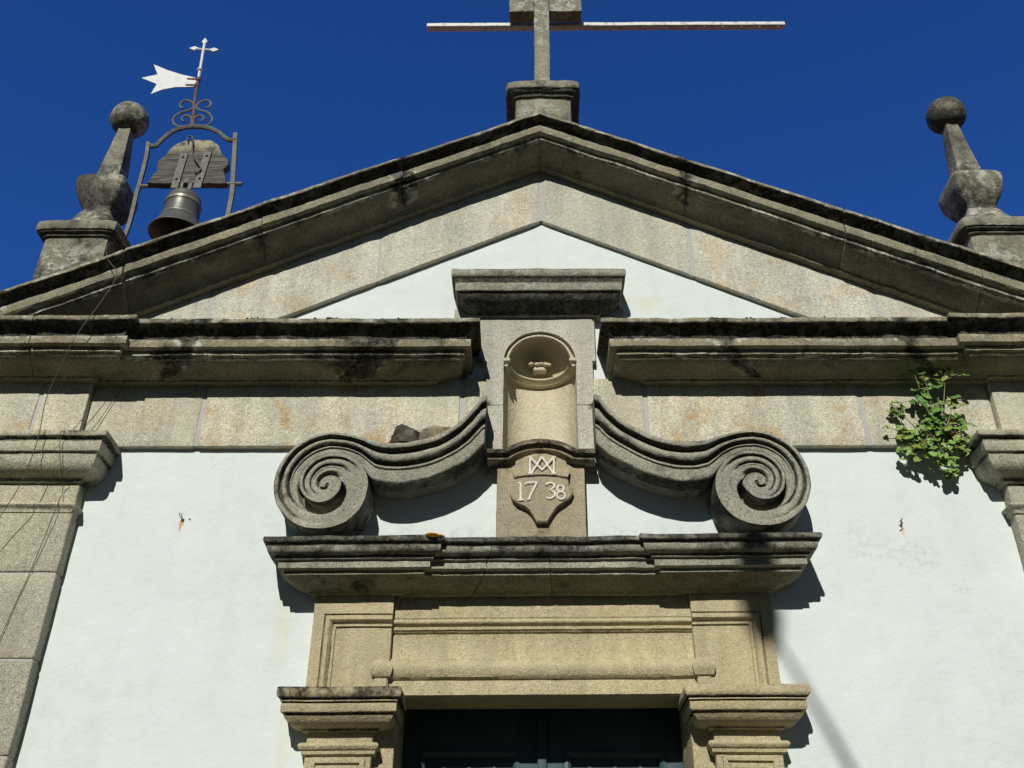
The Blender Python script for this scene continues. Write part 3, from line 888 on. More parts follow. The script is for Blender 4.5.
def scroll_mesh(sx):
    m = MB()
    strip_ = [(o, i_, 0.0, 0.0) for o, i_ in zip(outer_s, inner_s)]
    NV = 190
    for k in range(1, NV + 1):
        ph = 960 * k / NV
        strip_.append((sp(ph), sp(ph + 360), min(1.0, ph / 30), ph))
    rows = []; orow = []; irow = []
    for o, i_, s_, phs in strip_:
        wd = (o - i_).length
        sc_ = min(1.0, wd / 0.15)
        row = []
        for u in US:
            hh = hS(u) * 1.45 * (1 - s_) + hV(u, phs) * s_
            hh *= 0.45 + 0.55 * sc_
            p = o.lerp(i_, u)
            row.append((p.x * -sx, -0.255 - hh, p.y))
        rows.append(row)
        orow.append(o); irow.append(i_)
    wu = [lin(u, [(0, .2), (.05, .08), (.15, .06), (.18, .6), (.25, .6), (.29, .1), (.42, .03), (.5, .3), (.53, .7), (.59, .6), (.62, .02), (.9, .05), (1, .15)]) for u in US]  # high weights paint shade into the grooves along with weathering
    ids = m.grid(rows, wu)
    for r_, (o, i_, s_, phs) in zip(ids, strip_):
        f_ = lin(phs, [(55, 1), (150, .15), (290, .1), (330, .8), (430, .8), (540, .15)])
        for q_, u in zip(r_, wu): m.w[q_] = u * f_
    # outer flank back to the wall, and the moulded underside
    fl = []
    for idx, o in enumerate(orow):
        fl.append([(o.x * -sx, y, o.y) for y in (-0.295, -0.24, -0.18, -0.12, -0.06, 0.02)])
    m.grid(fl, [.3, .25, .2, .2, .2, .2])
    cusp = max(range(NS + 1), key=lambda q: -abs((inner_s[q] - sp(300)).length))
    fl = []
    for i_ in inner_s[:cusp + 6]:
        fl.append([(i_.x * -sx, -0.261, i_.y), (i_.x * -sx, -0.20, i_.y - .004), (i_.x * -sx, -0.15, i_.y - 0.012), (i_.x * -sx, -0.135, i_.y + .03), (i_.x * -sx, -0.09, i_.y + .012), (i_.x * -sx, -0.05, i_.y - .004), (i_.x * -sx, 0.02, i_.y - .006)])
    m.grid(fl, [.25, .3, .3, .3, .1, .1, .1])  # underside weights darken it as painted shade
    # tip end
    m.poly([(outer_s[0].x * -sx, -0.29, outer_s[0].y), (inner_s[0].x * -sx, -0.27, inner_s[0].y), (inner_s[0].x * -sx, 0.02, inner_s[0].y), (outer_s[0].x * -sx, 0.02, outer_s[0].y)], w=.2)
    return m
for sx in (-1, 1):
    # mirrored volute foot block
    m = scroll_mesh(sx)
    for v in m.v:
        v += noise.noise_vector(v * 2.3) * 0.010
        v.z += 0.008 * v.x
    m.build('scroll', S_SCROLL, chapel, 0.004, angle=50)

# --- cornice over the door
dcprof = [(0.0, 4.235, .4), (0.12, 4.20, .5), (0.28, 4.158, .5), (0.305, 4.150, .45), (0.31, 4.142, .35), (0.31, 4.122, .3), (0.303, 4.113, .5), (0.287, 4.108, .6), (0.283, 4.098, .6)] + \
         [(d, z, .22) for d, z, _ in bulge(0.286, 4.092, 0.246, 4.046, 0.016, 6)] + \
         [(0.238, 4.040, .5), (0.234, 4.030, .5), (0.236, 4.024, .1), (0.226, 4.022, .1), (0.216, 4.018, .05), (0.216, 3.972, .02), (0.206, 3.966, .05), (0.182, 3.964, .0), (0.179, 3.940, .05), (0.168, 3.936, .1),
          (0.15, 3.925, .08), (0.11, 3.908, .08), (0.07, 3.892, .08), (0.04, 3.880, 0), (0.03, 3.866, 0), (0, 3.862, 0)]
m = MB()
m.sweep([(-1.46, 0.05), (-1.46, -0.15), (-0.925, -0.15), (-0.925, -0.115), (0.928, -0.115), (0.928, -0.15), (1.458, -0.15), (1.458, 0.05)], dcprof, 0.045, joints=(0.07, -0.46))
for v in m.v: v.z += 0.022
dcorn = m.portal().build('door_cornice', S_SCROLL, chapel, 0.0045)
# soffit shade painted in: underside faces take the darker cornice stone
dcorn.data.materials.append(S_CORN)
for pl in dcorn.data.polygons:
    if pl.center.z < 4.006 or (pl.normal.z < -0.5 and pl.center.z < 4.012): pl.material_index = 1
m = MB()
m.ball((-0.695, -0.452, 4.167), 0.05, 14, 8, 0.28, jit=1)
m.ball((-0.655, -0.454, 4.165), 0.03, 12, 8, 0.35)
m.portal().build('lichen_patch', ORANGE, dcorn, 0.006)

# --- lintel and ears
linprof = [(0.0, 3.90, 0), (0.0, 3.752, 0), (-0.004, 3.748, .1), (-0.006, 3.742, .2), (0.006, 3.738, 0)] + bulge(0.008, 3.736, 0.004, 3.704, 0.012, 6) + [(-0.010, 3.700, .2), (-0.012, 3.694, .2), (0.004, 3.690, 0), (0.004, 3.672, 0), (-0.006, 3.666, .1), (-0.010, 3.658, .15), (-0.022, 3.652, .2), (-0.024, 3.640, 0), (-0.024, 3.50, 0), (-0.018, 3.492, .05), (0.0, 3.488, 0)] + \
          bulge(0.004, 3.470, 0.030, 3.385, 0.018, 7) + [(0.022, 3.366, 0), (0.004, 3.356, .2), (-0.002, 3.350, .2), (0.0, 3.344, 0), (0.0, 3.262, 0), (-0.008, 3.256, 0)] + [(-0.12, 3.255, 0), (-0.24, 3.255, 0), (-0.41, 3.255, 0), (-0.41, 3.9, 0)]
m = MB()
m.sweep([(-1.0, -0.10), (1.0, -0.10)], linprof, 0.045)
portal = m.portal().build('lintel', S_DOOR, chapel, 0.0025)
for sx in (-1, 1):
    m = MB()
    X0, X1 = 0.955, 1.462
    x0, x1 = (X0, X1) if sx > 0 else (-X1, -X0)
    m.rbox(x0, x1, -0.128, 0.03, 3.20, 3.90, 0.008, 0.05)
    m.rbox(x0, x1, -0.150, 0.03, 3.826, 3.90, 0.006, 0.05)
    # L moulding: flat outer fascia, roll, fillet
    pth = [(sx * 0.952, 3.832), (sx * 1.0, 3.832), (sx * 1.2, 3.832), (sx * 1.458, 3.832), (sx * 1.458, 3.6), (sx * 1.458, 3.4), (sx * 1.458, 3.22)]
    pr = [(0.0, -0.12, 0), (0.0, -0.150, 0), (0.066, -0.152, 0), (0.070, -0.148, .2), (0.072, -0.134, .3), (0.076, -0.146, 0), (0.086, -0.160, 0), (0.106, -0.162, 0), (0.120, -0.148, 0), (0.126, -0.132, .2), (0.130, -0.132, .2), (0.132, -0.142, 0), (0.146, -0.142, 0), (0.150, -0.128, .2), (0.156, -0.12, 0)]
    sgn = 1 if sx < 0 else -1
    # left normal of a path running from the door outwards points down on the left ear, up on the right
    pr2 = [(k * (1 if sx < 0 else -1), y, w_) for k, y, w_ in pr]
    m.sweepxz(pth, pr2)
    # return of the lower roll over the ear
    q = [(0.0, 3.488, 0)] + bulge(0.004, 3.470, 0.030, 3.385, 0.018, 7) + [(0.022, 3.366, 0), (0.0, 3.356, .2)]
    xa, xb = (-1.085, -0.975) if sx < 0 else (0.975, 1.085)
    m.sweep([(-1.035, -0.09), (-1.035, -0.126), (-0.965, -0.126), (-0.965, -0.06)] if sx < 0 else [(0.965, -0.06), (0.965, -0.126), (1.035, -0.126), (1.035, -0.09)], q, 0.03)
    m.rbox(*((-1.04, -0.96) if sx < 0 else (0.96, 1.04)), -0.136, 0.0, 3.22, 3.36, 0.006, 0.04)
    m.portal().build('architrave_ear', S_DOOR, portal, 0.003)

# --- jambs with panelled shaft and capital
jcap = [(0, 3.262, .5), (0.10, 3.258, .2), (0.162, 3.254, .2), (0.170, 3.247, .15)] + [(d, z, .1) for d, z, _ in bulge(0.170, 3.24, 0.168, 3.195, 0.004, 3)] + [(0.160, 3.188, .4), (0.138, 3.186, .5), (0.136, 3.181, .4), (0.150, 3.178, .05), (0.150, 3.172, .05), (0.136, 3.169, .4), (0.134, 3.163, .4), (0.146, 3.160, 0), (0.146, 3.118, 0), (0.142, 3.112, .2), (0.116, 3.108, .4), (0.114, 3.096, .3)] + \
       bulge(0.128, 3.094, 0.045, 3.045, 0.014, 5) + [(0.03, 3.040, .2), (0.028, 3.030, .2), (0.0, 3.028, .1)]
jastr = [(0, 2.968, 0), (0.02, 2.964, 0)] + bulge(0.034, 2.958, 0.034, 2.928, 0.008, 4) + [(0.03, 2.922, .2), (0.022, 2.918, 0), (0.020, 2.898, .1), (0.006, 2.892, 0), (0, 2.890, 0)]
for sx in (-1, 1):
    m = MB()
    x0, x1 = (-1.41, -1.015) if sx < 0 else (1.015, 1.41)
    m.rbox(x0, x1, -0.17, 0.03, -0.01, 3.24, 0.008, 0.05)
    y0_, y1_ = (-1.03, -0.893) if sx < 0 else (0.893, 1.03)
    m.rbox(y0_, y1_, -0.102, 0.44, -0.01, 3.262, 0.008, 0.06)
    # recessed panel frame on the shaft
    cxm = (x0 + x1) / 2
    for off_, yy in ((0.055, -0.185), (0.095, -0.178)):
        hw = 0.1975 - off_
        m.sweepxz([(cxm - hw, 0.6), (cxm - hw, 2.86 - (off_ - .055)), (cxm + hw, 2.86 - (off_ - .055)), (cxm + hw, 0.6)], [(0.02, -0.165, 0), (0.016, yy, 0), (0.0, yy - .004, 0), (-0.010, yy, .1), (-0.014, -0.165, .1)])
    j = m.portal().build('door_jamb', S_DOOR, chapel, 0.003)
    pth = [(-1.41, 0.03), (-1.41, -0.17), (-1.015, -0.17), (-1.015, 0.12)]
    if sx > 0: pth = [(-x, y) for x, y in reversed(pth)]
    m = MB()
    m.sweep(pth, [(d, z, w_ + (.13 if sx < 0 and z > 3.17 else 0)) for d, z, w_ in jcap], 0.04); m.sweep(pth, jastr, 0.04)
    jc = m.portal().build('capital', S_DOOR, j, 0.003)

# --- double door
for sx in (-1, 1):
    x0, x1 = (-0.93, -0.012) if sx < 0 else (0.012, 0.93)
    m = MB()
    xi, xo = sorted((sx * 0.145, sx * 0.80))
    # rails and stiles
    m.rbox(x0, xi, 0.440, 0.500, 0.02, 3.42, 0.004, 0.4); m.rbox(xo, x1, 0.440, 0.500, 0.02, 3.42, 0.004, 0.4)
    for z0, z1 in ((0.02, 0.25), (1.05, 1.25), (3.05, 3.42)):
        m.rbox(xi, xo, 0.441, 0.499, z0, z1, 0.004, 0.4)
    lf = m.build('door_leaf', DOORP, chapel)
    for z0, z1 in ((0.25, 1.05), (1.25, 3.05)):
        m = MB()
        m.rbox(xi - .005, xo + .005, 0.470, 0.495, z0 - .005, z1 + .005, 0.003, 0.4)
        m.sweepxz([(xi, z0), (xi, z1), (xo, z1), (xo, z0)], [(0.0, 0.480, 0), (0.0, 0.435, 0), (-0.02, 0.428, 0), (-0.04, 0.440, 0), (-0.05, 0.475, 0)], closed=True, cap=False)
        for xx in (0.25, 0.5, 0.75):
            xq = xi + (xo - xi) * xx
            m.rbox(xq - .012, xq + .012, 0.464, 0.480, z0 + .05, z1 - .05, 0.003, 0.5)
        m.build('panel', DOORP, lf)
m = MB()
m.rbox(-0.03, 0.03, 0.412, 0.460, 0.02, 3.42, 0.008, 0.3)
m.build('door_stile', DOORP, chapel)
m = MB()
m.rbox(-1.1, 1.1, 0.510, 0.560, 0.0, 3.6, 0.005, 0.5)
m.rbox(-1.1, -0.93, 0.445, 0.510, 0.0, 3.5, 0.005, 0.5); m.rbox(0.93, 1.1, 0.445, 0.510, 0.0, 3.5, 0.005, 0.5)
m.build('door_frame', DOORP, chapel)
m = MB()
m.rbox(-1.5, 1.5, -0.75, 0.4, -0.02, 0.10, 0.012, 0.1)
m.build('doorstep', S_DOOR, chapel, 0.004)

# ------------------------------------------------------------------ finials on the gable ends
def sqprof(m, prof, cx, cy, n=6, pw=7):
    rows = []
    for h, z, w_ in prof:
        row = []
        for sd in range(4):
            for i in range(n):
                t = -1 + 2 * i / n
                a, b = [(t, -1), (1, t), (-t, 1), (-1, -t)][sd]
                L = (abs(a) ** pw + abs(b) ** pw) ** (1 / pw)
                row.append((cx + h * a / L, cy + h * b / L, z))
        rows.append(row)
    ids = m.grid(rows, None, closed=True)
    for i, r_ in enumerate(ids):
        for q in r_: m.w[q] = prof[i][2]
    m.face(ids[0]); m.face(ids[-1])

def make_finial(cx, label):
    cy = 0.36
    t = thing('stone_finial', label, 'finial', (cx, cy, 6.0), 'ball topped stone finials at both ends of the pediment')
    m = MB()
    sqprof(m, [(0.29, 5.7, .1), (0.285, 6.2, .1), (0.282, 6.6, .1), (0.28, 7.085, .0), (0.284, 7.09, .2), (0.30, 7.095, .3), (0.304, 7.118, .3), (0.328, 7.124, .4), (0.332, 7.135, .3), (0.343, 7.14, .1), (0.35, 7.155, 0), (0.35, 7.215, 0), (0.343, 7.232, .1), (0.30, 7.245, .2), (0.22, 7.255, .3)], cx, cy, 10, 14)
    m.build('pedestal', S_FIN, t, 0.005)
    m = MB()
    sqprof(m, [(0.225, 7.245, .1), (0.225, 7.262, .1), (0.205, 7.32, .1), (0.185, 7.39, .15), (0.165, 7.43, .15), (0.145, 7.49, .1), (0.132, 7.525, .2), (0.126, 7.545, .3), (0.128, 7.56, .3), (0.150, 7.595, .2), (0.178, 7.645, .15), (0.198, 7.70, .1), (0.211, 7.755, .05), (0.218, 7.81, .05), (0.218, 7.858, .05), (0.210, 7.885, .1), (0.198, 7.90, .15), (0.18, 7.908, .15), (0.112, 7.912, .2)], cx, cy, 10, 9)
    m.build('urn', S_FIN, t, 0.006)
    m = MB()
    sqprof(m, [(0.118, 7.90, .2), (0.112, 7.95, .1), (0.095, 8.15, 0), (0.075, 8.40, 0), (0.055, 8.66, 0)], cx, cy, 6, 12)
    m.build('obelisk', S_FIN, t, 0.004)
    m = MB()
    m.ball((cx, cy, 8.79), 0.178, 26, 16, 0.98, w=.12)
    m.build('ball', S_FIN, t, 0.006)
make_finial(-3.885, 'tall stone finial with round ball beside the bell stand')
make_finial(3.855, 'tall stone finial with round ball on the pediment end away from the bell')

# ------------------------------------------------------------------ stone cross on the apex
cr = thing('stone_cross', 'lichened granite cross on a moulded block at the pediment apex', 'cross', (0.055, 0.34, 8.0))
m = MB()
sqprof(m, [(0.262, 7.7, .2), (0.262, 8.735, 0), (0.268, 8.742, .3), (0.285, 8.748, .4), (0.29, 8.775, .4), (0.318, 8.785, .5), (0.325, 8.80, .4), (0.340, 8.808, .1), (0.345, 8.82, 0), (0.345, 8.885, 0), (0.335, 8.90, .2), (0.10, 8.92, .3)], 0.055, 0.34, 10, 14)
m.build('pedestal', S_FIN, cr, 0.008)
m = MB()
m.rbox(-0.022, 0.132, 0.265, 0.415, 8.88, 10.95, 0.012, 0.06, w=-.15)
m.build('shaft', S_FIN, cr, 0.005)
m = MB()
m.rbox(-0.275, -0.024, 0.268, 0.412, 10.235, 10.43, 0.012, 0.05, w=-.1); m.rbox(0.134, 0.465, 0.268, 0.412, 10.235, 10.43, 0.012, 0.05, w=-.1)
m.build('arm', S_FIN, cr, 0.005)
m = MB()
m.rbox(-1.13, 2.56, 0.43, 0.50, 10.222, 10.272, 0.006, 0.08)
for i in range(7):
    xx = 1.35 + i * 0.19
    m.ball((xx, 0.455, 10.220), 0.014, 8, 6)
for v in m.v: v.z -= 0.012 * (v.x + 1.1) / 3.7
tag(m.build('metal_bar', ALU, None, 0.004), 'long thin pale bar fixed crosswise behind the stone cross', 'bar')

# ------------------------------------------------------------------ bell frame with weather vane
BY = 0.30
bf = thing('bell_stand', 'grey iron bell stand with arched top, scrollwork and white pennant vane', 'bell frame', (-3.15, BY, 6.6))
m = MB()
m.tube(catmull([(-3.615, BY, 8.43), (-3.594, BY, 8.22), (-3.590, BY, 7.905), (-3.593, BY, 7.803), (-3.583, BY, 7.463), (-3.597, BY, 7.118), (-3.60, BY, 6.2)], 3), 0.024, 4, flat=0.02)
m.build('post', IRON, bf, 0.002)
m = MB()
m.tube(catmull([(-2.818, BY, 8.54), (-2.781, BY, 8.215), (-2.746, BY, 7.921), (-2.732, BY, 7.757), (-2.728, BY, 7.5), (-2.73, BY, 6.6)], 3), 0.028, 4, flat=0.02)
m.build('post', IRON, bf, 0.002)
m = MB()
m.tube(catmull([(-3.60, BY, 8.392), (-3.541, BY, 8.386), (-3.50, BY, 8.459), (-3.432, BY, 8.555), (-3.346, BY, 8.613), (-3.221, BY, 8.634), (-3.091, BY, 8.617), (-2.986, BY, 8.561), (-2.911, BY, 8.487), (-2.857, BY, 8.455), (-2.80, BY, 8.462)], 5), 0.022, 6)
m.build('arch', IRON, bf, 0.001)
big = [(-3.275, 8.89), (-3.315, 8.855), (-3.394, 8.821), (-3.438, 8.762), (-3.439, 8.702), (-3.399, 8.65), (-3.322, 8.632), (-3.266, 8.649), (-3.251, 8.7), (-3.272, 8.752), (-3.314, 8.783), (-3.354, 8.769), (-3.36, 8.735), (-3.336, 8.704)]
sml = [(-3.27, 8.87), (-3.288, 8.942), (-3.318, 8.974), (-3.364, 8.99), (-3.403, 8.97), (-3.414, 8.926), (-3.396, 8.894), (-3.37, 8.891)]
for P in (big, sml):
    for mir in (0, 1):
        m = MB()
        q = [((x if not mir else 2 * (-3.258 - 0.04 * (z - 8.75)) - x), BY, z) for x, z in P]
        m.tube(catmull(q, 5), 0.0115, 6)
        m.build('scrollwork', IRON, bf, 0.0)
m = MB()
m.tube([(-3.236, BY, 8.62), (-3.288, BY, 9.048), (-3.301, BY, 9.30)], [.017, .015, .015], 8)
m.build('rod', RUST, bf)
m = MB()
m.tube([(-3.301, BY, 9.30), (-3.308, BY, 9.447), (-3.322, BY, 9.671), (-3.330, BY, 9.85)], .014, 8)
m.ball((-3.309, BY, 9.42), .03, 10, 6, 0.7)
for (a, b) in (((-3.467, 9.735), (-3.168, 9.712)),):
    m.tube([(a[0] + .05, BY, a[1]), (b[0] - .05, BY, b[1])], .012, 6)
    for (x, z), s_ in ((a, 1), (b, -1)):
        m.prism([(x, z), (x + s_ * .05, z + .028), (x + s_ * .10, z), (x + s_ * .05, z - .028)], BY - .01, BY + .01)
m.prism([(-3.332, 9.888), (-3.302, 9.835), (-3.328, 9.785), (-3.358, 9.835)], BY - .01, BY + .01)
m.build('vane_cross', WHITEPAINT, bf, 0.001)
m = MB()
fl = [(-3.305, 9.297), (-3.374, 9.322), (-3.481, 9.356), (-3.632, 9.422), (-3.78, 9.503), (-3.714, 9.358), (-3.861, 9.31), (-3.693, 9.221), (-3.724, 9.082), (-3.628, 9.144), (-3.509, 9.175), (-3.30, 9.182)]
m.prism(fl, BY - .004, BY + .004)
m.build('pennant', WHITEPAINT, bf, 0.002)
m = MB()
for zz in (9.20, 9.285):
    m.tube([(-3.299, BY, zz - .02), (-3.300, BY, zz + .02)], .023, 8)
    m.prism([(-3.30, zz - .014), (-3.30, zz + .014), (-3.41, zz + .016), (-3.41, zz - .004)], BY - .008, BY - .0045)
    for xx in (-3.345, -3.385): m.ball((xx, BY - .009, zz + .003), .007, 6, 4)
m.build('hinge', RUST, bf, 0.001)

# bell with its wooden headstock
bl = thing('bell', 'dark bronze bell hanging from a weathered wooden headstock', 'bell', (-3.15, BY, 7.3))
BX = -3.155
prof = [(0.238, 7.322), (0.236, 7.335), (0.225, 7.350), (0.205, 7.385), (0.185, 7.43), (0.170, 7.475), (0.163, 7.482), (0.160, 7.50), (0.156, 7.56), (0.152, 7.64), (0.155, 7.650), (0.155, 7.672), (0.149, 7.68), (0.146, 7.72), (0.138, 7.75), (0.115, 7.775), (0.07, 7.79), (0.04, 7.80), (0.035, 7.84), (0.0, 7.845)]
inner = [(0.0, 7.74), (0.08, 7.735), (0.12, 7.70), (0.13, 7.6), (0.14, 7.5), (0.17, 7.42), (0.215, 7.335), (0.238, 7.322)]
m = MB()
m.lathe(inner, BX, BY + .02, 40); m.lathe(prof, BX, BY + .02, 40)
m.build('bell_body', BRONZE, bl)
m = MB()
m.lathe([(0.153, 7.636), (0.160, 7.642), (0.161, 7.655), (0.160, 7.67), (0.153, 7.676)], BX, BY + .02, 40)
m.lathe([(0.165, 7.476), (0.171, 7.482), (0.170, 7.492), (0.161, 7.50)], BX, BY + .02, 40)
m.build('bell_band', BRASS, bl)
m = MB()
m.tube([(BX, BY + .02, 7.73), (BX + .01, BY + .02, 7.38)], 0.014, 8)
m.ball((BX + .01, BY + .02, 7.36), 0.045, 12, 8)
m.build('clapper', IRON, bl)
yk = [(-3.5, 7.874), (-3.472, 7.96), (-3.438, 8.022), (-3.455, 8.149), (-3.397, 8.212), (-3.367, 8.298), (-3.324, 8.362), (-3.246, 8.405), (-3.122, 8.413), (-3.01, 8.404), (-2.927, 8.327), (-2.89, 8.23), (-2.813, 8.155), (-2.803, 8.092), (-2.838, 8.039), (-2.786, 7.869)]
m = MB()
pts = [Vector(p) for p in yk]
dense = []
for a, b in zip(pts, pts[1:] + pts[:1]):
    k = max(1, int((b - a).length / 0.03))
    dense += [a.lerp(b, i / k) for i in range(k)]
m.prism([(p.x + random.uniform(-.004, .004), p.y + random.uniform(-.004, .004)) for p in dense], BY - .05, BY + .02)
m.build('headstock', WOOD, bl, 0.004)
m = MB()
m.tube([(-3.60, BY + .0, 7.880), (-2.66, BY + .0, 7.905)], 0.020, 8)
m.build('axle', IRON, bl)
for st in ([(-3.259, 8.234), (-3.191, 8.223), (-3.207, 7.80), (-3.27, 7.80)], [(-3.041, 8.249), (-2.977, 8.243), (-3.002, 7.80), (-3.072, 7.80)]):
    m = MB()
    m.prism(st, BY - .066, BY - .051)
    for f_ in (.12, .75):
        a = Vector(st[0]).lerp(Vector(st[3]), f_).lerp(Vector(st[1]).lerp(Vector(st[2]), f_), .5)
        m.ball((a.x, BY - .068, a.y), .014, 8, 6)
    m.build('strap', IRON, bl, 0.001)
m = MB()
m.rbox(-3.20, -3.17, BY - .05, BY - .02, 7.78, 7.94, .006); m.rbox(-3.13, -3.09, BY - .05, BY - .02, 7.79, 7.93, .006)
m.rbox(-3.17, -3.13, BY - .055, BY - .03, 7.87, 7.93, .006)
m.build('crown_staple', IRON, bl)
m = MB()
m.tube(catmull([(-3.216, BY - .08, 8.374), (-3.224, BY - .08, 8.418), (-3.185, BY - .08, 8.422), (-3.165, BY - .08, 8.352), (-3.149, BY - .08, 8.244), (-3.113, BY - .08, 8.148), (-3.05, BY - .08, 8.053), (-3.035, BY - .08, 8.011), (-3.066, BY - .08, 7.97), (-3.089, BY - .08, 8.012)], 4), 0.008, 5)
m.build('wire', CABLE, bl)

# ------------------------------------------------------------------ loose cables
m = MB()
m.tube(catmull([(-3.565, 0.25, 7.207), (-3.548, 0.0, 6.95), (-3.30, -0.42, 6.46), (-3.162, -0.48, 6.246), (-3.215, -0.50, 5.976), (-3.307, -0.51, 5.705), (-3.384, -0.46, 5.497), (-3.464, -0.39, 5.224), (-3.468, -0.34, 4.918), (-3.515, -0.30, 4.616), (-3.617, -0.25, 4.38), (-3.75, -0.2, 4.0), (-3.9, -0.12, 3.2), (-3.92, -0.12, 0.3)], 8), 0.0030, 5)
tag(m.build('cable', CABLE, None, 0.0), 'thin dark cable hanging down from the bell stand over the cornices', 'cable')
m = MB()
m.tube(catmull([(-3.10, -0.06, 5.53), (-3.16, -0.065, 5.373), (-3.236, -0.075, 5.163), (-3.27, -0.13, 5.06), (-3.319, -0.312, 5.005), (-3.33, -0.312, 4.95), (-3.31, -0.27, 4.80), (-3.309, -0.13, 4.654), (-3.309, -0.145, 4.51), (-3.386, -0.112, 4.037), (-3.444, -0.112, 3.697), (-3.52, -0.112, 3.0), (-3.55, -0.112, 0.3)], 8), 0.0026, 5)
tag(m.build('cable', CABLE, None, 0.0), 'thin dark cable lying against the left pilaster stone', 'cable')

# ------------------------------------------------------------------ wall hooks
def hook(x, z, lab, kind):
    t = thing('wall_hook', lab, 'hook', (x, 0, z), 'rusty hooks in the white wall')
    t.scale = (0.68, 0.8, 0.68)
    if kind == 0:
        for P in ([(x - .012, 0.0, z + .01), (x - .014, -0.03, z + .012), (x - .02, -0.045, z + .03), (x - .024, -0.045, z + .05)],
                  [(x + .008, 0.0, z), (x + .008, -0.03, z), (x + .004, -0.05, z + .018), (x + .004, -0.05, z + .045)]):
            m = MB(); m.tube(P, .004, 5); m.build('prong', RUST, t)
        m = MB(); m.tube([(x, 0.003, z - .012), (x, -0.012, z - .012)], [.014, .011], 8); m.build('base_plate', RUST, t)
        m = MB(); m.tube([(x + .075, 0.003, z), (x + .075, -0.008, z)], [.011, .007], 8); m.build('screw', CABLE, t)
    else:
        m = MB(); m.tube([(x + .004, 0.0, z + .05), (x + .004, -0.03, z + .045), (x - .004, -0.045, z + .02), (x + .003, -0.04, z), (x - .012, -0.04, z - .02), (x - .035, -0.045, z - .022)], .0048, 5); m.build('prong', RUST, t)
        m = MB(); m.tube([(x, 0.003, z), (x, -0.014, z)], [.015, .011], 8); m.build('base_plate', RUST, t)
        m = MB(); m.tube([(x + .004, -0.02, z + .045), (x + .012, -0.04, z + .06)], .005, 5); m.build('prong', RUST, t)
hook(-2.482, 4.478, 'small rusty wall hook with orange rust streak, near the bell side', 0)
hook(2.455, 4.438, 'small bent wall hook with yellow stain below the wall plant', 1)

# ------------------------------------------------------------------ loose stones on the scroll
def lump(name, c, r, mat, lab, seed):
    m = MB(); rg = random.Random(seed)
    n, k = 14, 9
    rows = []
    for i in range(k + 1):
        th = pi * i / k
        row = []
        for j in range(n):
            a = 2 * pi * j / n
            d = Vector((sin(th) * cos(a), sin(th) * sin(a), cos(th)))
            q = 1 + 0.42 * noise.noise(d * 1.7 + Vector((seed, 0, 0)))
            row.append((c[0] + d.x * r[0] * q, c[1] + d.y * r[1] * q, c[2] + d.z * r[2] * q))
        rows.append(row)
    m.grid(rows, closed=True)
    tag(m.build(name, mat, None, 0.010, angle=25), lab, 'stone')
lump('loose_stone', (-0.955, -0.15, 5.01), (0.125, 0.10, 0.095), LOOSE, 'dark jagged loose stone lying on the left scroll', 3)
lump('loose_stone', (-0.72, -0.14, 5.05), (0.155, 0.09, 0.075), LOOSE2, 'paler rounded loose stone on the left scroll, nearer the niche', 9)

# ------------------------------------------------------------------ plant growing from the wall
pl = thing('wall_plant', 'leafy green plant rooted in the wall under the right cornice', 'plant', (2.74, -0.05, 4.98))
rg = random.Random(21)
lm = MB(); sm = MB()
def leaf(c, size, nrm, spin, tone):
    nrm = Vector(nrm).normalized(); size *= .86
    t = nrm.cross(Vector((0.3, 0.2, 1))).normalized(); b = nrm.cross(t)
    t, b = t * cos(spin) + b * sin(spin), b * cos(spin) - t * sin(spin)
    N = 15
    c = Vector(c)
    ci = lm.add(c - nrm * size * .12, tone)
    ids = []
    for i in range(N):
        a = 2 * pi * i / N
        rad = size * (0.62 + 0.38 * abs(cos(a * 1.5))) * (1.0 if i % 3 else 0.92) * rg.uniform(.88, 1.08)
        if abs(a - pi) < .3: rad *= .45
        p = c + t * rad * cos(a) + b * rad * sin(a) * .85 - nrm * (size * .22 * abs(sin(a)) ** 2) + nrm * rg.uniform(-.1, .1) * size
        ids.append(lm.add(p, tone))
    for i in range(N): lm.face((ci, ids[i], ids[(i + 1) % N]))
root = Vector((2.80, -0.06, 4.95))
def spray(tip, nl, spread, size, tone=None, bow=(0, -.05, 0)):
    tip = Vector(tip); mid = (root + tip) / 2 + Vector(bow)
    P = [root * (1 - t) ** 2 + mid * 2 * t * (1 - t) + tip * t * t for t in [i / 6 for i in range(7)]]
    sm.tube(P, [.006 - .0006 * i for i in range(7)], 5)
    for k in range(int(nl * .98 + .5)):
        t = rg.uniform(.72, 1.05) if k > 1 else 1.0
        q = root * (1 - t) ** 2 + mid * 2 * t * (1 - t) + tip * t * t
        p = q + Vector((rg.gauss(0, spread), rg.gauss(0, spread * .5), rg.gauss(0, spread)))
        p.y = min(p.y, -0.07)
        tn = rg.uniform(0, .55) if tone is None else tone + rg.uniform(-.15, .15)
        if rg.random() < .12: tn = rg.uniform(.6, .8)
        leaf(p, size * rg.uniform(.75, 1.25), (rg.uniform(-.7, .5), -1, rg.uniform(.1, 1.2)), rg.uniform(0, 6.28), tn)
        sm.tube([q, p], [.003, .002], 4)
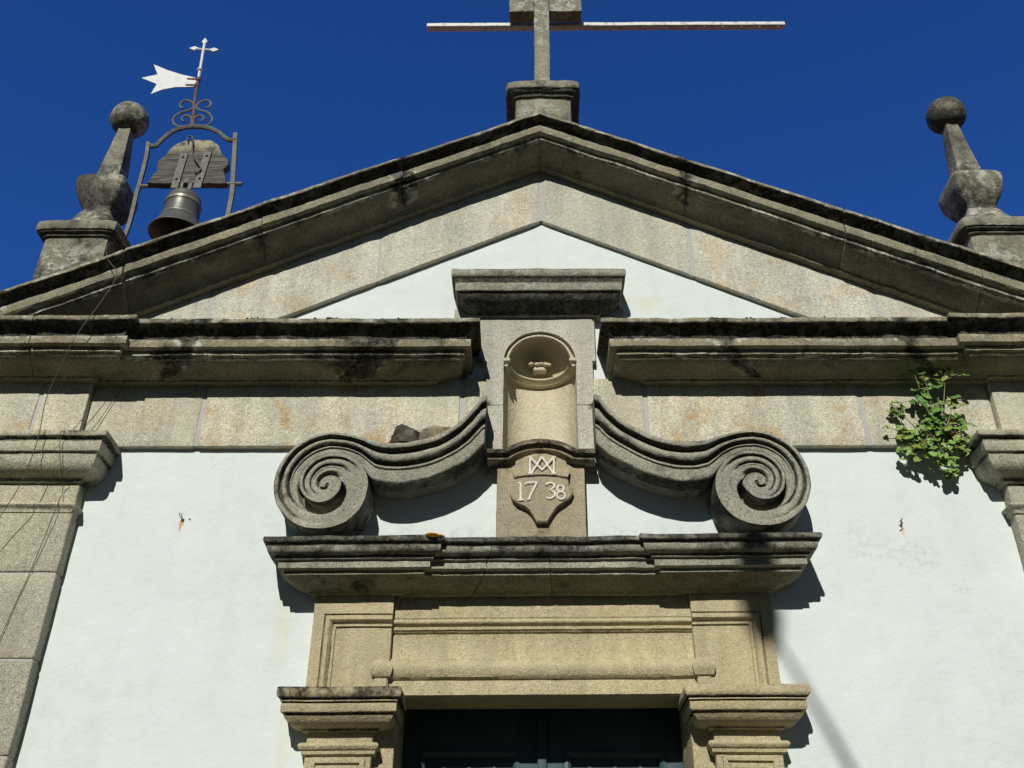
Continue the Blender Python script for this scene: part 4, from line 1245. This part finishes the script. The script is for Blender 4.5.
for tip, nl, spd, sz, tn in (
    ((2.57, -.11, 4.99), 18, .050, .044, .42), ((2.63, -.12, 5.06), 18, .050, .044, .32), ((2.55, -.10, 5.12), 11, .04, .044, .3),
    ((2.70, -.13, 5.02), 18, .055, .042, .38), ((2.74, -.12, 5.15), 16, .050, .044, .25), ((2.83, -.13, 5.20), 16, .050, .042, .15),
    ((2.91, -.12, 5.12), 16, .050, .040, .25), ((2.97, -.12, 5.05), 16, .045, .040, .55), ((2.90, -.13, 4.99), 14, .045, .038, .6),
    ((2.81, -.14, 5.28), 12, .040, .046, .12), ((2.76, -.14, 5.40), 9, .035, .050, .08), ((2.88, -.15, 5.33), 7, .035, .050, .18),
    ((2.85, -.11, 4.80), 10, .030, .042, .4), ((2.84, -.11, 4.87), 8, .035, .038, .42), ((2.93, -.13, 5.17), 9, .028, .036, .92), ((2.87, -.13, 5.12), 7, .03, .034, .92),
    ((2.53, -.11, 5.33), 9, .035, .048, .25), ((2.60, -.10, 4.99), 12, .05, .040, .62), ((2.70, -.12, 4.94), 9, .045, .038, .45), ((2.76, -.13, 5.08), 12, .06, .036, .3)):
    spray(tip, nl, spd, sz, tn)
for tip, nl, spd, sz, tn in (((2.77, -.2, 5.55), 11, .035, .046, .12), ((2.94, -.2, 5.59), 11, .030, .044, .2), ((2.97, -.17, 5.37), 6, .03, .048, .18), ((2.69, -.2, 5.64), 5, .016, .026, .5), ((2.88, -.24, 5.72), 4, .016, .03, .1), ((3.03, -.12, 5.18), 5, .025, .036, .2)):
    spray(tip, nl, spd, sz, tn, (0.03, -.02, 0.05))
lm.build('foliage', LEAF, pl, angle=60)
sm.build('stems', STEM, pl)

# ------------------------------------------------------------------ street lamp across the forecourt (behind the camera); its shadow falls on the front
T = 11.0
def back(x, y, z): return (x + SUN.x / -SUN.y * T, y - T, z + SUN.z / -SUN.y * T)
hd = Vector((-0.55, -11.0, 11.58))
lamp = thing('street_lamp', 'tall grey street lamp leaning over the forecourt opposite the chapel door', 'street lamp', (0.45, -11.0, 0))
m = MB()
pp = catmull([(0.45, -11, 0), (0.45, -11, 3.0), (0.44, -11, 6.0), (0.36, -11, 8.5), (0.12, -11, 9.95), (-0.14, -11, 10.67), (-0.32, -11, 11.10), (-0.46, -11, 11.42)], 6)
m.tube(pp, [.055 - .039 * i / (len(pp) - 1) for i in range(len(pp))], 10)
m.build('lamp_post', POST, lamp)
m = MB()
m.lathe([(0.03, 11.36), (0.07, 11.40), (0.10, 11.46), (0.13, 11.56), (0.135, 11.66), (0.11, 11.74), (0.05, 11.80), (0.0, 11.81)], hd.x, hd.y, 18)
m.build('lamp_head', POST, lamp)
hc = Vector((hd.x + .1, hd.y, 11.45))
m = MB()
m.ball((hc.x - .1, hc.y, hc.z - .02), .09, 16, 8, .5)
m.build('lamp_glass', GLASS, lamp)
